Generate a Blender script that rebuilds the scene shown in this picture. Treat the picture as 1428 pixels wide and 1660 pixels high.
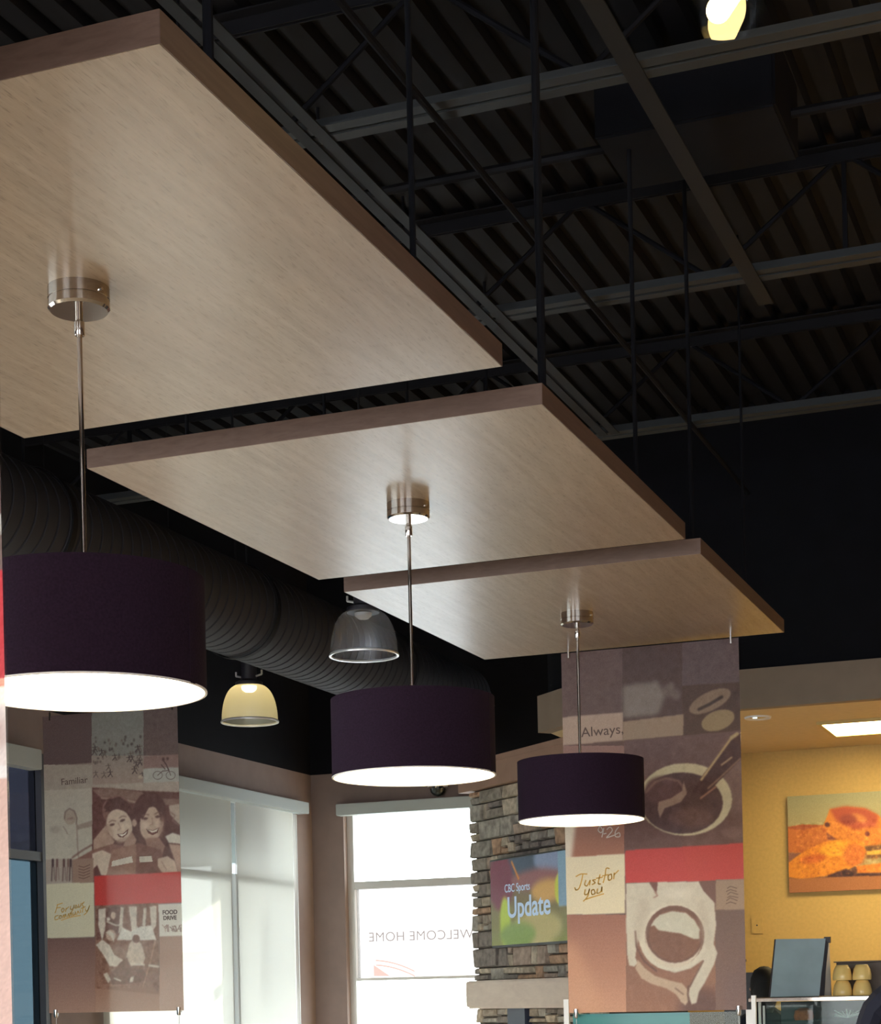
import bpy, math, random
import numpy as np
from mathutils import Matrix, Vector
PI = math.pi
random.seed(7)
rng = np.random.default_rng(7)
for o in list(bpy.data.objects): bpy.data.objects.remove(o)
S = bpy.context.scene
C = S.collection
EYE = 1.5                       # camera height; floor is z = 0

# ------------------------------------------------------------------ camera
F, CX, CY, YAW, ROLL = 3014.0, 714.0, 1616.0, 0.3662, 0.0221
cam = bpy.data.objects.new('camera', bpy.data.cameras.new('camera'))
C.objects.link(cam)
cam.data.sensor_fit = 'HORIZONTAL'; cam.data.sensor_width = 36
cam.data.lens = F / 1428 * 36
cam.data.shift_y = (CY - 830) / 1428
cam.data.clip_end = 300
rt = Vector((math.cos(YAW), math.sin(YAW), 0)); fw = Vector((-math.sin(YAW), math.cos(YAW), 0)); up = Vector((0, 0, 1))
R_ = rt * math.cos(ROLL) - up * math.sin(ROLL); U_ = rt * math.sin(ROLL) + up * math.cos(ROLL)
M = Matrix.Identity(4)
for i in range(3):
    M[i][0] = R_[i]; M[i][1] = U_[i]; M[i][2] = -fw[i]
M[2][3] = EYE
cam.matrix_world = M
S.camera = cam

# ------------------------------------------------------------------ world, sun, window portals, exposure
w = bpy.data.worlds.new('sky'); S.world = w; w.use_nodes = True
nt = w.node_tree; nt.nodes.clear()
bg = nt.nodes.new('ShaderNodeBackground'); wo = nt.nodes.new('ShaderNodeOutputWorld')
tc = nt.nodes.new('ShaderNodeTexCoord'); sx = nt.nodes.new('ShaderNodeSeparateXYZ'); cr = nt.nodes.new('ShaderNodeValToRGB')
nt.links.new(tc.outputs['Generated'], sx.inputs[0]); nt.links.new(sx.outputs['Z'], cr.inputs[0])
cr.color_ramp.elements[0].position = 0.0; cr.color_ramp.elements[0].color = (.95, .95, .95, 1)
cr.color_ramp.elements[1].position = 0.9; cr.color_ramp.elements[1].color = (.62, .76, 1, 1)
nt.links.new(cr.outputs[0], bg.inputs[0]); bg.inputs[1].default_value = 11.5
nt.links.new(bg.outputs[0], wo.inputs[0])
sun = bpy.data.objects.new('sun', bpy.data.lights.new('sun', 'SUN')); C.objects.link(sun)
sun.data.energy = 22.0; sun.data.angle = math.radians(1.0); sun.data.color = (1, .93, .82)
sun.rotation_euler = Vector((.50, -.80, -.28)).to_track_quat('-Z', 'Y').to_euler()
def portal(loc, direc, sx_, sz_):
    l = bpy.data.lights.new('window_daylight', 'AREA'); l.shape = 'RECTANGLE'; l.size = sx_; l.size_y = sz_; l.energy = 1
    l.cycles.is_portal = True
    o = bpy.data.objects.new('window_daylight', l); C.objects.link(o); o.location = loc
    o.rotation_euler = Vector(direc).to_track_quat('-Z', 'Y').to_euler()
XW, YB, YK = -6.8, 14.7, 14.05            # left wall, back wall, kitchen wall
SILL, HEAD = 0.45, 3.16
XR, YN = 6.6, -4.0                        # right wall and the unseen front, glazed for fill light
DECK = 5.22
portal((XW - .15, 12.8, (SILL + HEAD) / 2), (1, 0, 0), 3.2, HEAD - SILL)
portal((XW - .15, 8.55, (SILL + HEAD) / 2), (1, 0, 0), 4.0, HEAD - SILL)
portal((XW - .15, 3.4, (SILL + HEAD) / 2), (1, 0, 0), 4.4, HEAD - SILL)
portal((-5.75, YB + .1, (SILL + HEAD) / 2), (0, -1, 0), 1.6, HEAD - SILL)
portal((-.5, YN - .15, 1.8), (0, 1, 0), 12.0, 3.2)
S.view_settings.view_transform = 'Standard'; S.view_settings.look = 'None'
S.view_settings.gamma = 1; S.view_settings.use_curve_mapping = False
S.view_settings.exposure = 0.0

# ------------------------------------------------------------------ helpers
def ray(px, py):
    u = (px - CX) / F; v = -(py - CY) / F
    c, s = math.cos(ROLL), math.sin(ROLL)
    x = u * c + v * s; z = -u * s + v * c
    c, s = math.cos(YAW), math.sin(YAW)
    return Vector((x * c - s, x * s + c, z))
def on_y(px, py, y): r = ray(px, py); r = r * (y / r.y); return Vector((r.x, r.y, r.z + EYE))

def tag(o, label=None, cat=None, group=None, kind=None):
    if label: o['label'] = label
    if cat: o['category'] = cat
    if group: o['group'] = group
    if kind: o['kind'] = kind
    return o
def thing(name, loc, label, cat, group=None, rz=0, kind=None):
    o = bpy.data.objects.new(name, None); C.objects.link(o); o.empty_display_size = .1
    o.location = loc; o.rotation_euler = (0, 0, rz)
    return tag(o, label, cat, group, kind)
def dup(o, parent=None):
    c = o.copy(); C.objects.link(c); c.parent = parent
    for ch in list(o.children): dup(ch, c)
    return c

class MB:
    def __init__(s): s.v = []; s.f = []
    def add(s, vs, fs):
        n = len(s.v); s.v += [tuple(p) for p in vs]; s.f += [tuple(n + i for i in f) for f in fs]; return s
    def box(s, x0, x1, y0, y1, z0, z1):
        vs = [(x, y, z) for z in (z0, z1) for y in (y0, y1) for x in (x0, x1)]
        return s.add(vs, [(0, 2, 3, 1), (4, 5, 7, 6), (0, 1, 5, 4), (2, 6, 7, 3), (0, 4, 6, 2), (1, 3, 7, 5)])
    def prism(s, poly, z0, z1):
        n = len(poly)
        vs = [(x, y, z0) for x, y in poly] + [(x, y, z1) for x, y in poly]
        return s.add(vs, [tuple(range(n))[::-1], tuple(range(n, 2 * n))] + [(i, (i + 1) % n, n + (i + 1) % n, n + i) for i in range(n)])
    def hexa(s, a, b):              # two matching loops of points joined
        n = len(a)
        return s.add(list(a) + list(b), [tuple(range(n))[::-1], tuple(range(n, 2 * n))] + [(i, (i + 1) % n, n + (i + 1) % n, n + i) for i in range(n)])
    def lathe(s, prof, n=48, c=(0, 0, 0), close=False):
        k = len(prof); vs = []
        for r, z in prof:
            for i in range(n):
                a = 2 * PI * i / n; vs.append((c[0] + r * math.cos(a), c[1] + r * math.sin(a), c[2] + z))
        fs = []
        for j in range(k - 1 + (1 if close else 0)):
            j2 = (j + 1) % k
            for i in range(n): fs.append((j * n + i, j * n + (i + 1) % n, j2 * n + (i + 1) % n, j2 * n + i))
        return s.add(vs, fs)
    def rod(s, p, q, r, n=12, r2=None):
        p = Vector(p); q = Vector(q); d = (q - p).normalized()
        a = d.orthogonal().normalized(); b = d.cross(a); r2 = r if r2 is None else r2
        vs = [p + (a * math.cos(2 * PI * i / n) + b * math.sin(2 * PI * i / n)) * r for i in range(n)]
        vs += [q + (a * math.cos(2 * PI * i / n) + b * math.sin(2 * PI * i / n)) * r2 for i in range(n)]
        return s.add(vs, [tuple(range(n))[::-1], tuple(range(n, 2 * n))] + [(i, (i + 1) % n, n + (i + 1) % n, n + i) for i in range(n)])
    def tube(s, pts, r, n=8):
        for a, b in zip(pts[:-1], pts[1:]): s.rod(a, b, r, n)
        return s
    def build(s, name, mat, parent=None, smooth=False, bevel=0, loc=None, kind=None, label=None, cat=None, group=None):
        me = bpy.data.meshes.new(name); me.from_pydata(s.v, [], s.f); me.validate(); me.update()
        import bmesh
        bm = bmesh.new(); bm.from_mesh(me); bmesh.ops.recalc_face_normals(bm, faces=bm.faces)
        if bevel: bmesh.ops.bevel(bm, geom=bm.edges, offset=bevel, segments=2, affect='EDGES', clamp_overlap=True)
        bm.to_mesh(me); bm.free()
        if smooth:
            for p in me.polygons: p.use_smooth = True
            if hasattr(me, 'set_sharp_from_angle'): me.set_sharp_from_angle(angle=math.radians(40))
        me.materials.append(mat)
        o = bpy.data.objects.new(name, me); C.objects.link(o)
        if parent: o.parent = parent
        if loc: o.location = loc
        return tag(o, label, cat, group, kind)

def srgb(r, g, b):
    return tuple(((c / 255) / 12.92 if c / 255 <= .04045 else ((c / 255 + .055) / 1.055) ** 2.4) for c in (r, g, b)) + (1,)
def mat(name, col, rough=.6, metal=0, noise=0, nscale=20, spec=.5, bump=0, emit=None, estr=0, trans=0, sheen=0, coat=0):
    m = bpy.data.materials.new(name); m.use_nodes = True; t = m.node_tree; b = t.nodes['Principled BSDF']
    if len(col) == 3: col = col + (1,)
    b.inputs['Base Color'].default_value = col; b.inputs['Roughness'].default_value = rough
    b.inputs['Metallic'].default_value = metal; b.inputs['Specular IOR Level'].default_value = spec
    b.inputs['Transmission Weight'].default_value = trans; b.inputs['Coat Weight'].default_value = coat
    if emit: b.inputs['Emission Color'].default_value = emit; b.inputs['Emission Strength'].default_value = estr
    if noise or bump:
        tx = t.nodes.new('ShaderNodeTexCoord'); n = t.nodes.new('ShaderNodeTexNoise'); n.inputs['Scale'].default_value = nscale; n.inputs['Detail'].default_value = 6
        t.links.new(tx.outputs['Object'], n.inputs['Vector'])
        if noise:
            hsv = t.nodes.new('ShaderNodeHueSaturation'); hsv.inputs['Color'].default_value = col
            mr = t.nodes.new('ShaderNodeMapRange'); mr.inputs['To Min'].default_value = 1 - noise; mr.inputs['To Max'].default_value = 1 + noise
            mr.inputs['From Min'].default_value = .3; mr.inputs['From Max'].default_value = .7
            t.links.new(n.outputs[0], mr.inputs[0]); t.links.new(mr.outputs[0], hsv.inputs['Value']); t.links.new(hsv.outputs[0], b.inputs['Base Color'])
        if bump:
            bp = t.nodes.new('ShaderNodeBump'); bp.inputs['Strength'].default_value = bump; bp.inputs['Distance'].default_value = .01
            t.links.new(n.outputs[0], bp.inputs['Height']); t.links.new(bp.outputs[0], b.inputs['Normal'])
    return m
def glow(name, col, s):
    m = bpy.data.materials.new(name); m.use_nodes = True; t = m.node_tree; t.nodes.clear()
    e = t.nodes.new('ShaderNodeEmission'); o = t.nodes.new('ShaderNodeOutputMaterial'); e.inputs[0].default_value = tuple(col) + (1,); e.inputs[1].default_value = s
    t.links.new(e.outputs[0], o.inputs[0]); return m
def mixmat(name, parts):
    """parts: list of (shader type, colour, extra, weight) mixed one after the other"""
    m = bpy.data.materials.new(name); m.use_nodes = True; t = m.node_tree; t.nodes.clear()
    o = t.nodes.new('ShaderNodeOutputMaterial'); prev = None; tot = 0
    for ty, col, ex, wt in parts:
        n = t.nodes.new(ty); n.inputs[0].default_value = tuple(col) + (1,)
        if ex is not None: n.inputs[1].default_value = ex
        tot += wt
        if prev is None: prev = n
        else:
            mx = t.nodes.new('ShaderNodeMixShader'); mx.inputs[0].default_value = wt / tot
            t.links.new(prev.outputs[0], mx.inputs[1]); t.links.new(n.outputs[0], mx.inputs[2]); prev = mx
    t.links.new(prev.outputs[0], o.inputs[0]); return m
def wood(name, c1, c2, rough=.38, scale=(26, 1.3, 26), coat=0, pore=True):
    m = bpy.data.materials.new(name); m.use_nodes = True; t = m.node_tree; b = t.nodes['Principled BSDF']
    tx = t.nodes.new('ShaderNodeTexCoord'); mp = t.nodes.new('ShaderNodeMapping'); mp.inputs['Scale'].default_value = scale; mp.inputs['Rotation'].default_value = (0, 0, .03)
    n = t.nodes.new('ShaderNodeTexNoise'); n.inputs['Scale'].default_value = 2.2; n.inputs['Detail'].default_value = 8; n.inputs['Roughness'].default_value = .65
    n.inputs['Distortion'].default_value = .5
    r = t.nodes.new('ShaderNodeValToRGB'); r.color_ramp.elements[0].position = .34; r.color_ramp.elements[0].color = c1; r.color_ramp.elements[1].position = .66; r.color_ramp.elements[1].color = c2
    t.links.new(tx.outputs['Object'], mp.inputs[0]); t.links.new(mp.outputs[0], n.inputs['Vector']); t.links.new(n.outputs[0], r.inputs[0])
    out = r.outputs[0]
    if pore:
        mp2 = t.nodes.new('ShaderNodeMapping'); mp2.inputs['Scale'].default_value = (scale[0] * 9, scale[1] * 12, scale[2] * 9)
        n2 = t.nodes.new('ShaderNodeTexNoise'); n2.inputs['Scale'].default_value = 1.5; n2.inputs['Detail'].default_value = 3
        mr = t.nodes.new('ShaderNodeMapRange'); mr.inputs['From Min'].default_value = .56; mr.inputs['From Max'].default_value = .72; mr.inputs['To Min'].default_value = 0; mr.inputs['To Max'].default_value = .55
        mx = t.nodes.new('ShaderNodeMix'); mx.data_type = 'RGBA'; mx.blend_type = 'MULTIPLY'; mx.inputs['B'].default_value = (.35, .3, .27, 1)
        t.links.new(tx.outputs['Object'], mp2.inputs[0]); t.links.new(mp2.outputs[0], n2.inputs['Vector']); t.links.new(n2.outputs[0], mr.inputs[0])
        t.links.new(mr.outputs[0], mx.inputs['Factor']); t.links.new(out, mx.inputs['A']); out = mx.outputs['Result']
    t.links.new(out, b.inputs['Base Color']); b.inputs['Roughness'].default_value = rough; b.inputs['Coat Weight'].default_value = coat; b.inputs['Coat Roughness'].default_value = .24
    return m

PM = {
 'black': mat('black_paint', (.0038, .0038, .0058), .85, noise=.2, nscale=6, spec=.2),
 'deck': mat('painted_deck', (.0068, .0063, .0082), .7, noise=.2, nscale=4, spec=.25),
 'steel_grey': mat('grey_painted_steel', (.038, .040, .040), .6, spec=.3),
 'steel_bridge': mat('bridging_steel', (.017, .0165, .016), .6, spec=.25),
 'steel_black': mat('painted_steel', (.008, .008, .009), .6, spec=.3),
 'brown': mat('brown_wall_paint', (.25, .18, .15), .8, noise=.06, nscale=8, bump=.02),
 'fascia': mat('tan_fascia_paint', (.33, .2, .14), .7, noise=.06, nscale=8),
 'bulk': mat('taupe_bulkhead_paint', (.25, .185, .13), .8, noise=.05, nscale=8),
 'yellow': mat('ochre_wall_paint', (.62, .41, .13), .75, noise=.06, nscale=40, bump=.02),
 'soffit': mat('cream_ceiling', (.6, .46, .26), .8, noise=.04),
 'floor': mat('floor_tile', (.60, .47, .33), .35, noise=.1, nscale=3),
 'ground': mat('pavement', (.5, .49, .47), .9, noise=.1, nscale=1),
 'canopy': mat('exterior_shade_caster', (.4, .4, .4), .7),
 'frame': mat('anodised_frame', (.62, .60, .56), .4, metal=.4),
 'frame_dark': mat('dark_frame', (.05, .05, .055), .4),
 'chrome': mat('chrome', (.75, .73, .7), .12, metal=1),
 'nickel': mat('brushed_nickel', (.46, .41, .36), .10, metal=1),
 'valance': mat('blind_valance', (.42, .45, .42), .6),
 'shade': mat('plum_fabric', (.019, .009, .019), .95, spec=.15, noise=.25, nscale=160, bump=.15),
 'liner': mat('shade_liner', (.8, .76, .7), .8),
 'diffuser': glow('lamp_diffuser', (1, .80, .50), 9.0),
 'troffer': glow('troffer_diffuser', (1, .80, .42), 20.0),
 'bulb': glow('lamp_bulb', (1, .80, .42), 30),
 'lamp_core': glow('lamp_core', (1, .70, .25), 26),
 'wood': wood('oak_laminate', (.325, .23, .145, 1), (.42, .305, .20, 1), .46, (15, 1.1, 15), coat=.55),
 'wood_edge_shaded': wood('oak_edge_shaded', (.125, .072, .05, 1), (.165, .10, .072, 1), .5, (6, 1.5, 30), pore=False),  # same laminate as the board; edge shade put into a darker colour
 'mantel': wood('stone_mantel', (.60, .50, .42, 1), (.70, .60, .50, 1), .8, (2, 2, 6), pore=False),
 'duct': mat('black_duct', (.04, .04, .045), .65, spec=.15),
 'mortar': mat('mortar', (.045, .038, .033), .95),
 'tv': mat('black_plastic', (.008, .012, .008), .3),
 'steel': mat('brushed_steel', (.42, .56, .60), .35, metal=.15, noise=.12, nscale=5),
 'ceramic': mat('cream_ceramic', (.95, .68, .24), .25),
 'dark': mat('dark_panel', (.03, .028, .035), .5),
 'shelfdark': mat('dark_brown_panel', (.1, .065, .04), .5),
 'navy': mat('navy_cloth', (.008, .009, .02), .9, noise=.2, nscale=30),
 'hair': mat('black_hair', (.006, .005, .006), .7),
 'skin': mat('skin', (.5, .3, .22), .5),
 'white_plastic': mat('white_plastic', (.7, .7, .68), .4),
 'glass': mixmat('clear_glass', [('ShaderNodeBsdfTransparent', (.93, .97, .96), None, .93), ('ShaderNodeBsdfGlossy', (1, 1, 1), .02, .07)]),
 'caseglass': mixmat('case_glass', [('ShaderNodeBsdfTransparent', (.8, .88, .86), None, .985), ('ShaderNodeBsdfGlossy', (1, 1, 1), .05, .012)]),
 'film': mixmat('film_covered_glass', [('ShaderNodeBsdfTransparent', (.415, .41, .40), None, .98), ('ShaderNodeBsdfGlossy', (1, 1, 1), .05, .01)]),
 'tint_up': mixmat('tinted_glass_dark', [('ShaderNodeBsdfTransparent', (.13, .135, .16), None, .92), ('ShaderNodeBsdfGlossy', (1, 1, 1), .05, .03)]),
 'tint_low': mixmat('tinted_glass_blue', [('ShaderNodeBsdfTransparent', (.105, .14, .158), None, .92), ('ShaderNodeBsdfGlossy', (1, 1, 1), .05, .03)]),
 'blind': mixmat('blind_fabric', [('ShaderNodeBsdfDiffuse', (.5, .49, .44), 0, .6), ('ShaderNodeBsdfTranslucent', (.40, .375, .32), None, .34), ('ShaderNodeBsdfTransparent', (1, 1, 1), None, .03)]),
 'dome': mixmat('acrylic_dome', [('ShaderNodeBsdfTransparent', (.86, .88, .92), None, .66), ('ShaderNodeBsdfTranslucent', (.75, .77, .82), None, .13), ('ShaderNodeBsdfGlossy', (.9, .9, .95), .3, .10)]),
 'dome_lit': mixmat('lit_acrylic_dome', [('ShaderNodeBsdfTransparent', (.9, .9, .85), None, .42), ('ShaderNodeBsdfTranslucent', (.95, .88, .62), None, .48), ('ShaderNodeBsdfGlossy', (.9, .9, .95), .22, .10)]),  # lamp glow put into the warmer, milkier colour of this dome copy
 'rim': mixmat('acrylic_rim', [('ShaderNodeBsdfDiffuse', (.8, .82, .8), 0, .6), ('ShaderNodeBsdfGlossy', (1, 1, 1), .2, .4)]),
 'teal': mixmat('teal_glass', [('ShaderNodeBsdfDiffuse', (.12, .36, .36), 0, .45), ('ShaderNodeBsdfTransparent', (.35, .8, .78), None, .45), ('ShaderNodeBsdfGlossy', (1, 1, 1), .1, .012)]),
 'greyglass': mixmat('grey_glass', [('ShaderNodeBsdfDiffuse', (.16, .17, .15), 0, .5), ('ShaderNodeBsdfTransparent', (.6, .7, .65), None, .45), ('ShaderNodeBsdfGlossy', (1, 1, 1), .1, .01)]),
 'gold': mat('gold_print', srgb(222, 178, 92), .8),
 'ink': mat('brown_ink', srgb(96, 78, 72), .8),
 'inkwhite': mat('white_ink', srgb(225, 215, 205), .8),
 'decal': mixmat('window_decal', [('ShaderNodeBsdfTransparent', (.26, .235, .235), None, 1.0)]),
 'reddecal': mixmat('red_window_decal', [('ShaderNodeBsdfTransparent', (.56, .40, .37), None, 1.0)]),
}

def text(body, size, x, z, mname, parent, y=0, shear=0, bold=0, mirror=False, name='lettering', rot=0, sx_=1, align='CENTER', space=1):
    cu = bpy.data.curves.new('t', 'FONT'); cu.body = body; cu.size = size; cu.shear = shear; cu.align_x = align; cu.offset = bold; cu.space_character = space
    cu.extrude = 0 if mirror else .0006
    o = bpy.data.objects.new('t', cu); C.objects.link(o)
    me = bpy.data.meshes.new_from_object(o.evaluated_get(bpy.context.evaluated_depsgraph_get()))
    bpy.data.objects.remove(o); bpy.data.curves.remove(cu)
    n = len(me.vertices); a = np.empty(n * 3); me.vertices.foreach_get('co', a); a = a.reshape(-1, 3)
    xx = a[:, 0] * sx_; c, s = math.cos(rot), math.sin(rot)
    X = xx * c - a[:, 1] * s; Z = xx * s + a[:, 1] * c
    if mirror: X = -X
    b = np.stack([X + x, -a[:, 2] + y, Z + z], 1).ravel(); me.vertices.foreach_set('co', b); me.update()
    me.name = name; me.materials.clear(); me.materials.append(PM[mname] if isinstance(mname, str) else mname)
    o = bpy.data.objects.new(name, me); C.objects.link(o); o.parent = parent
    return o

# ---- flat printed artwork: a fine vertex grid with a colour per vertex
class Art:
    """prints on the plane y = Y between X0..X1 and ztop..zbot; coordinates given in the artwork's own px measure"""
    def __init__(s, X0, X1, zt, zb, mp, nx, base):
        s.X0, s.X1, s.zt, s.zb, s.mp = X0, X1, zt, zb, mp
        s.nx = nx; s.ny = int(nx * (zt - zb) / (X1 - X0))
        s.a = np.zeros((s.ny, s.nx, 3)); s.a[:] = base
        s.gx, s.gy = np.meshgrid(np.arange(s.nx), np.arange(s.ny))
    def T(s, p):
        u, z = s.mp(*p)
        return ((u - s.X0) / (s.X1 - s.X0) * (s.nx - 1), (s.zt - z) / (s.zt - s.zb) * (s.ny - 1))
    def put(s, m, col, soft=0, alpha=1):
        if soft == 1: soft = 2
        m = m.astype(float)
        if soft >= 3:                       # wide feather: repeated box filter
            r = max(1, int(soft * s.nx / 300 * .62))
            for ax in (0, 1) * 3:
                q = np.moveaxis(m, ax, 0); q = np.pad(q, ((r + 1, r), (0, 0)), mode='edge').cumsum(0)
                m = np.moveaxis((q[2 * r + 1:] - q[:-2 * r - 1]) / (2 * r + 1), 0, ax)
            soft = 0
        for _ in range(soft):
            p = np.pad(m, 1, mode='edge'); m = (p[1:-1, :-2] + 2 * p[1:-1, 1:-1] + p[1:-1, 2:]) / 4
            p = np.pad(m, 1, mode='edge'); m = (p[:-2, 1:-1] + 2 * p[1:-1, 1:-1] + p[2:, 1:-1]) / 4
        m = (m * alpha)[..., None]; s.a = s.a * (1 - m) + np.array(col, float) * m
    def poly(s, pts, col, soft=1, alpha=1):
        q = [s.T(p) for p in pts]; m = np.zeros((s.ny, s.nx), bool)
        for (x0, y0), (x1, y1) in zip(q, q[1:] + q[:1]):
            if y0 == y1: continue
            c = ((s.gy >= min(y0, y1)) & (s.gy < max(y0, y1)))
            xi = x0 + (s.gy - y0) * (x1 - x0) / (y1 - y0); m ^= (c & (s.gx < xi))
        s.put(m, col, soft, alpha)
    def rect(s, x0, y0, x1, y1, col, soft=0, alpha=1): s.poly([(x0, y0), (x1, y0), (x1, y1), (x0, y1)], col, soft, alpha)
    def ell(s, cx, cy, rx, ry, col, rot=0, soft=1, alpha=1):
        r = math.radians(rot)
        s.poly([(cx + rx * math.cos(a) * math.cos(r) - ry * math.sin(a) * math.sin(r), cy + rx * math.cos(a) * math.sin(r) + ry * math.sin(a) * math.cos(r)) for a in np.linspace(0, 2 * PI, 28, endpoint=False)], col, soft, alpha)
    def line(s, pts, wd, col, soft=0, alpha=1):
        q = [s.T(p) for p in pts]; m = np.zeros((s.ny, s.nx)); k = s.nx / 300 * wd / 2
        for (x0, y0), (x1, y1) in zip(q[:-1], q[1:]):
            dx, dy = x1 - x0, y1 - y0; L = dx * dx + dy * dy + 1e-9
            t = np.clip(((s.gx - x0) * dx + (s.gy - y0) * dy) / L, 0, 1)
            d = np.hypot(s.gx - x0 - t * dx, s.gy - y0 - t * dy); m = np.maximum(m, np.clip(k + .5 - d, 0, 1))
        s.put(m, col, soft, alpha)
    def mottle(s, x0, y0, x1, y1, amp, sc=6):
        n = np.zeros((s.ny, s.nx))
        for k, a in ((sc, 1), (sc / 2, .6), (sc / 4, .4)):
            g = rng.normal(0, 1, (int(s.ny / k) + 3, int(s.nx / k) + 3)); yy = s.gy / k; xx = s.gx / k; iy = yy.astype(int); ix = xx.astype(int); fy = yy - iy; fx = xx - ix
            n += a * ((g[iy, ix] * (1 - fx) + g[iy, ix + 1] * fx) * (1 - fy) + (g[iy + 1, ix] * (1 - fx) + g[iy + 1, ix + 1] * fx) * fy)
        (ax, ay), (bx, by) = s.T((x0, y0)), s.T((x1, y1))
        m = ((s.gx > ax) & (s.gx < bx) & (s.gy > ay) & (s.gy < by)).astype(float)[..., None]
        s.a = np.clip(s.a + m * n[..., None] * amp, 0, 255)
    def vgrad(s, x0, y0, x1, y1, ctop, cbot):
        n = 24
        for i in range(n):
            t = i / (n - 1); ya = y0 + (y1 - y0) * i / n
            s.rect(x0, ya, x1, y1, [ctop[k] * (1 - t) + cbot[k] * t for k in range(3)])
    def mesh(s, name, mat_, parent, y=0, x0=0, z0=0, grain=4):
        a = s.a + rng.normal(0, grain, (s.ny, s.nx, 1)); a = np.clip(a, 0, 255) / 255
        lin = np.where(a <= .04045, a / 12.92, ((a + .055) / 1.055) ** 2.4)
        W, Hh = s.X1 - s.X0, s.zt - s.zb
        vx = s.gx / (s.nx - 1) * W + x0; vz = z0 + Hh - s.gy / (s.ny - 1) * Hh
        co = np.stack([vx, np.full_like(vx, y, dtype=float), vz], -1).reshape(-1, 3)
        i = np.arange((s.ny - 1) * (s.nx - 1)); r, c = i // (s.nx - 1), i % (s.nx - 1); k = r * s.nx + c
        fa = np.stack([k + s.nx, k + s.nx + 1, k + 1, k], 1)
        me = bpy.data.meshes.new(name); me.vertices.add(len(co)); me.vertices.foreach_set('co', co.ravel())
        me.loops.add(fa.size); me.loops.foreach_set('vertex_index', fa.ravel().astype(np.int32))
        me.polygons.add(len(fa)); me.polygons.foreach_set('loop_start', (np.arange(len(fa)) * 4).astype(np.int32))
        me.update(calc_edges=True)
        at = me.color_attributes.new('print', 'FLOAT_COLOR', 'POINT')
        at.data.foreach_set('color', np.concatenate([lin.reshape(-1, 3), np.ones((len(co), 1))], 1).ravel())
        me.materials.append(mat_); o = bpy.data.objects.new(name, me); C.objects.link(o); o.parent = parent
        return o
def printmat(name, rough=.5, trl=0.0, trp=0.0, emit=0, gain=1.0):
    m = bpy.data.materials.new(name); m.use_nodes = True; t = m.node_tree; b = t.nodes['Principled BSDF']; out = t.nodes['Material Output']
    at = t.nodes.new('ShaderNodeAttribute'); at.attribute_name = 'print'
    t.links.new(at.outputs['Color'], b.inputs['Base Color']); b.inputs['Roughness'].default_value = rough
    last = b.outputs[0]
    if emit:
        t.links.new(at.outputs['Color'], b.inputs['Emission Color']); b.inputs['Emission Strength'].default_value = emit
    if trl:
        tr = t.nodes.new('ShaderNodeBsdfTranslucent'); t.links.new(at.outputs['Color'], tr.inputs[0])
        mx = t.nodes.new('ShaderNodeMixShader'); mx.inputs[0].default_value = trl; t.links.new(last, mx.inputs[1]); t.links.new(tr.outputs[0], mx.inputs[2]); last = mx.outputs[0]
    if trp:
        tp = t.nodes.new('ShaderNodeBsdfTransparent'); mx = t.nodes.new('ShaderNodeMixShader'); mx.inputs[0].default_value = trp
        t.links.new(last, mx.inputs[1]); t.links.new(tp.outputs[0], mx.inputs[2]); last = mx.outputs[0]
    t.links.new(last, out.inputs[0]); return m

# ------------------------------------------------------------------ room shell
def holed_wall(mb, axis, c0, c1, a0, a1, z0, z1, holes):
    """wall slab between c0..c1 across, a0..a1 along, with rectangular holes (a, b, zlo, zhi)"""
    def bx(p, q, zl, zh):
        if q - p < 1e-6 or zh - zl < 1e-6: return
        if axis == 'y': mb.box(c0, c1, p, q, zl, zh)
        else: mb.box(p, q, c0, c1, zl, zh)
    x = a0
    for a, b, zl, zh in sorted(holes):
        bx(x, a, z0, z1); bx(a, b, z0, min(zl, z1)); bx(a, b, max(zh, z0), z1); x = b
    bx(x, a1, z0, z1)
SPLIT = 3.45           # brown paint below, black above
lh = [(1.2, 5.6, SILL, HEAD), (6.5, 10.555, SILL, HEAD), (11.23, 14.39, SILL, HEAD)]
mb = MB(); holed_wall(mb, 'y', XW - .1, XW, YN - .2, YB + .25, 0, SPLIT, lh); mb.build('wall_left', PM['brown'], kind='structure')
mb = MB(); mb.box(XW - .1, XW, YN - .2, YB + .25, SPLIT, DECK + .1); mb.build('wall_left', PM['black'], kind='structure')
bh = [(-6.50, -4.9, SILL, HEAD)]
mb = MB(); holed_wall(mb, 'x', YB, YB + .25, XW, -3.6, 0, SPLIT, bh); mb.build('wall_back', PM['brown'], kind='structure')
mb = MB(); mb.box(XW, XR, YB, YB + .25, SPLIT, DECK + .1); mb.build('wall_back', PM['black'], kind='structure')
MB().box(XR, XR + .2, YN, YB + .25, 0, DECK + .1).build('wall_right', PM['brown'], kind='structure')
mb = MB(); holed_wall(mb, 'x', YN - .2, YN, XW, XR, 0, DECK + .1, [(-6.5, 5.5, .2, 3.4)]); mb.build('wall_front', PM['brown'], kind='structure')  # front opening is unseen, added and widened for daylight fill
MB().box(XW - .3, XR + .3, YN - .3, YB + .3, -.1, 0).build('floor', PM['floor'], kind='structure')
MB().box(-90, 60, -60, 100, -.3, -.12).build('floor_exterior_pavement', PM['ground'], kind='structure')
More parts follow.
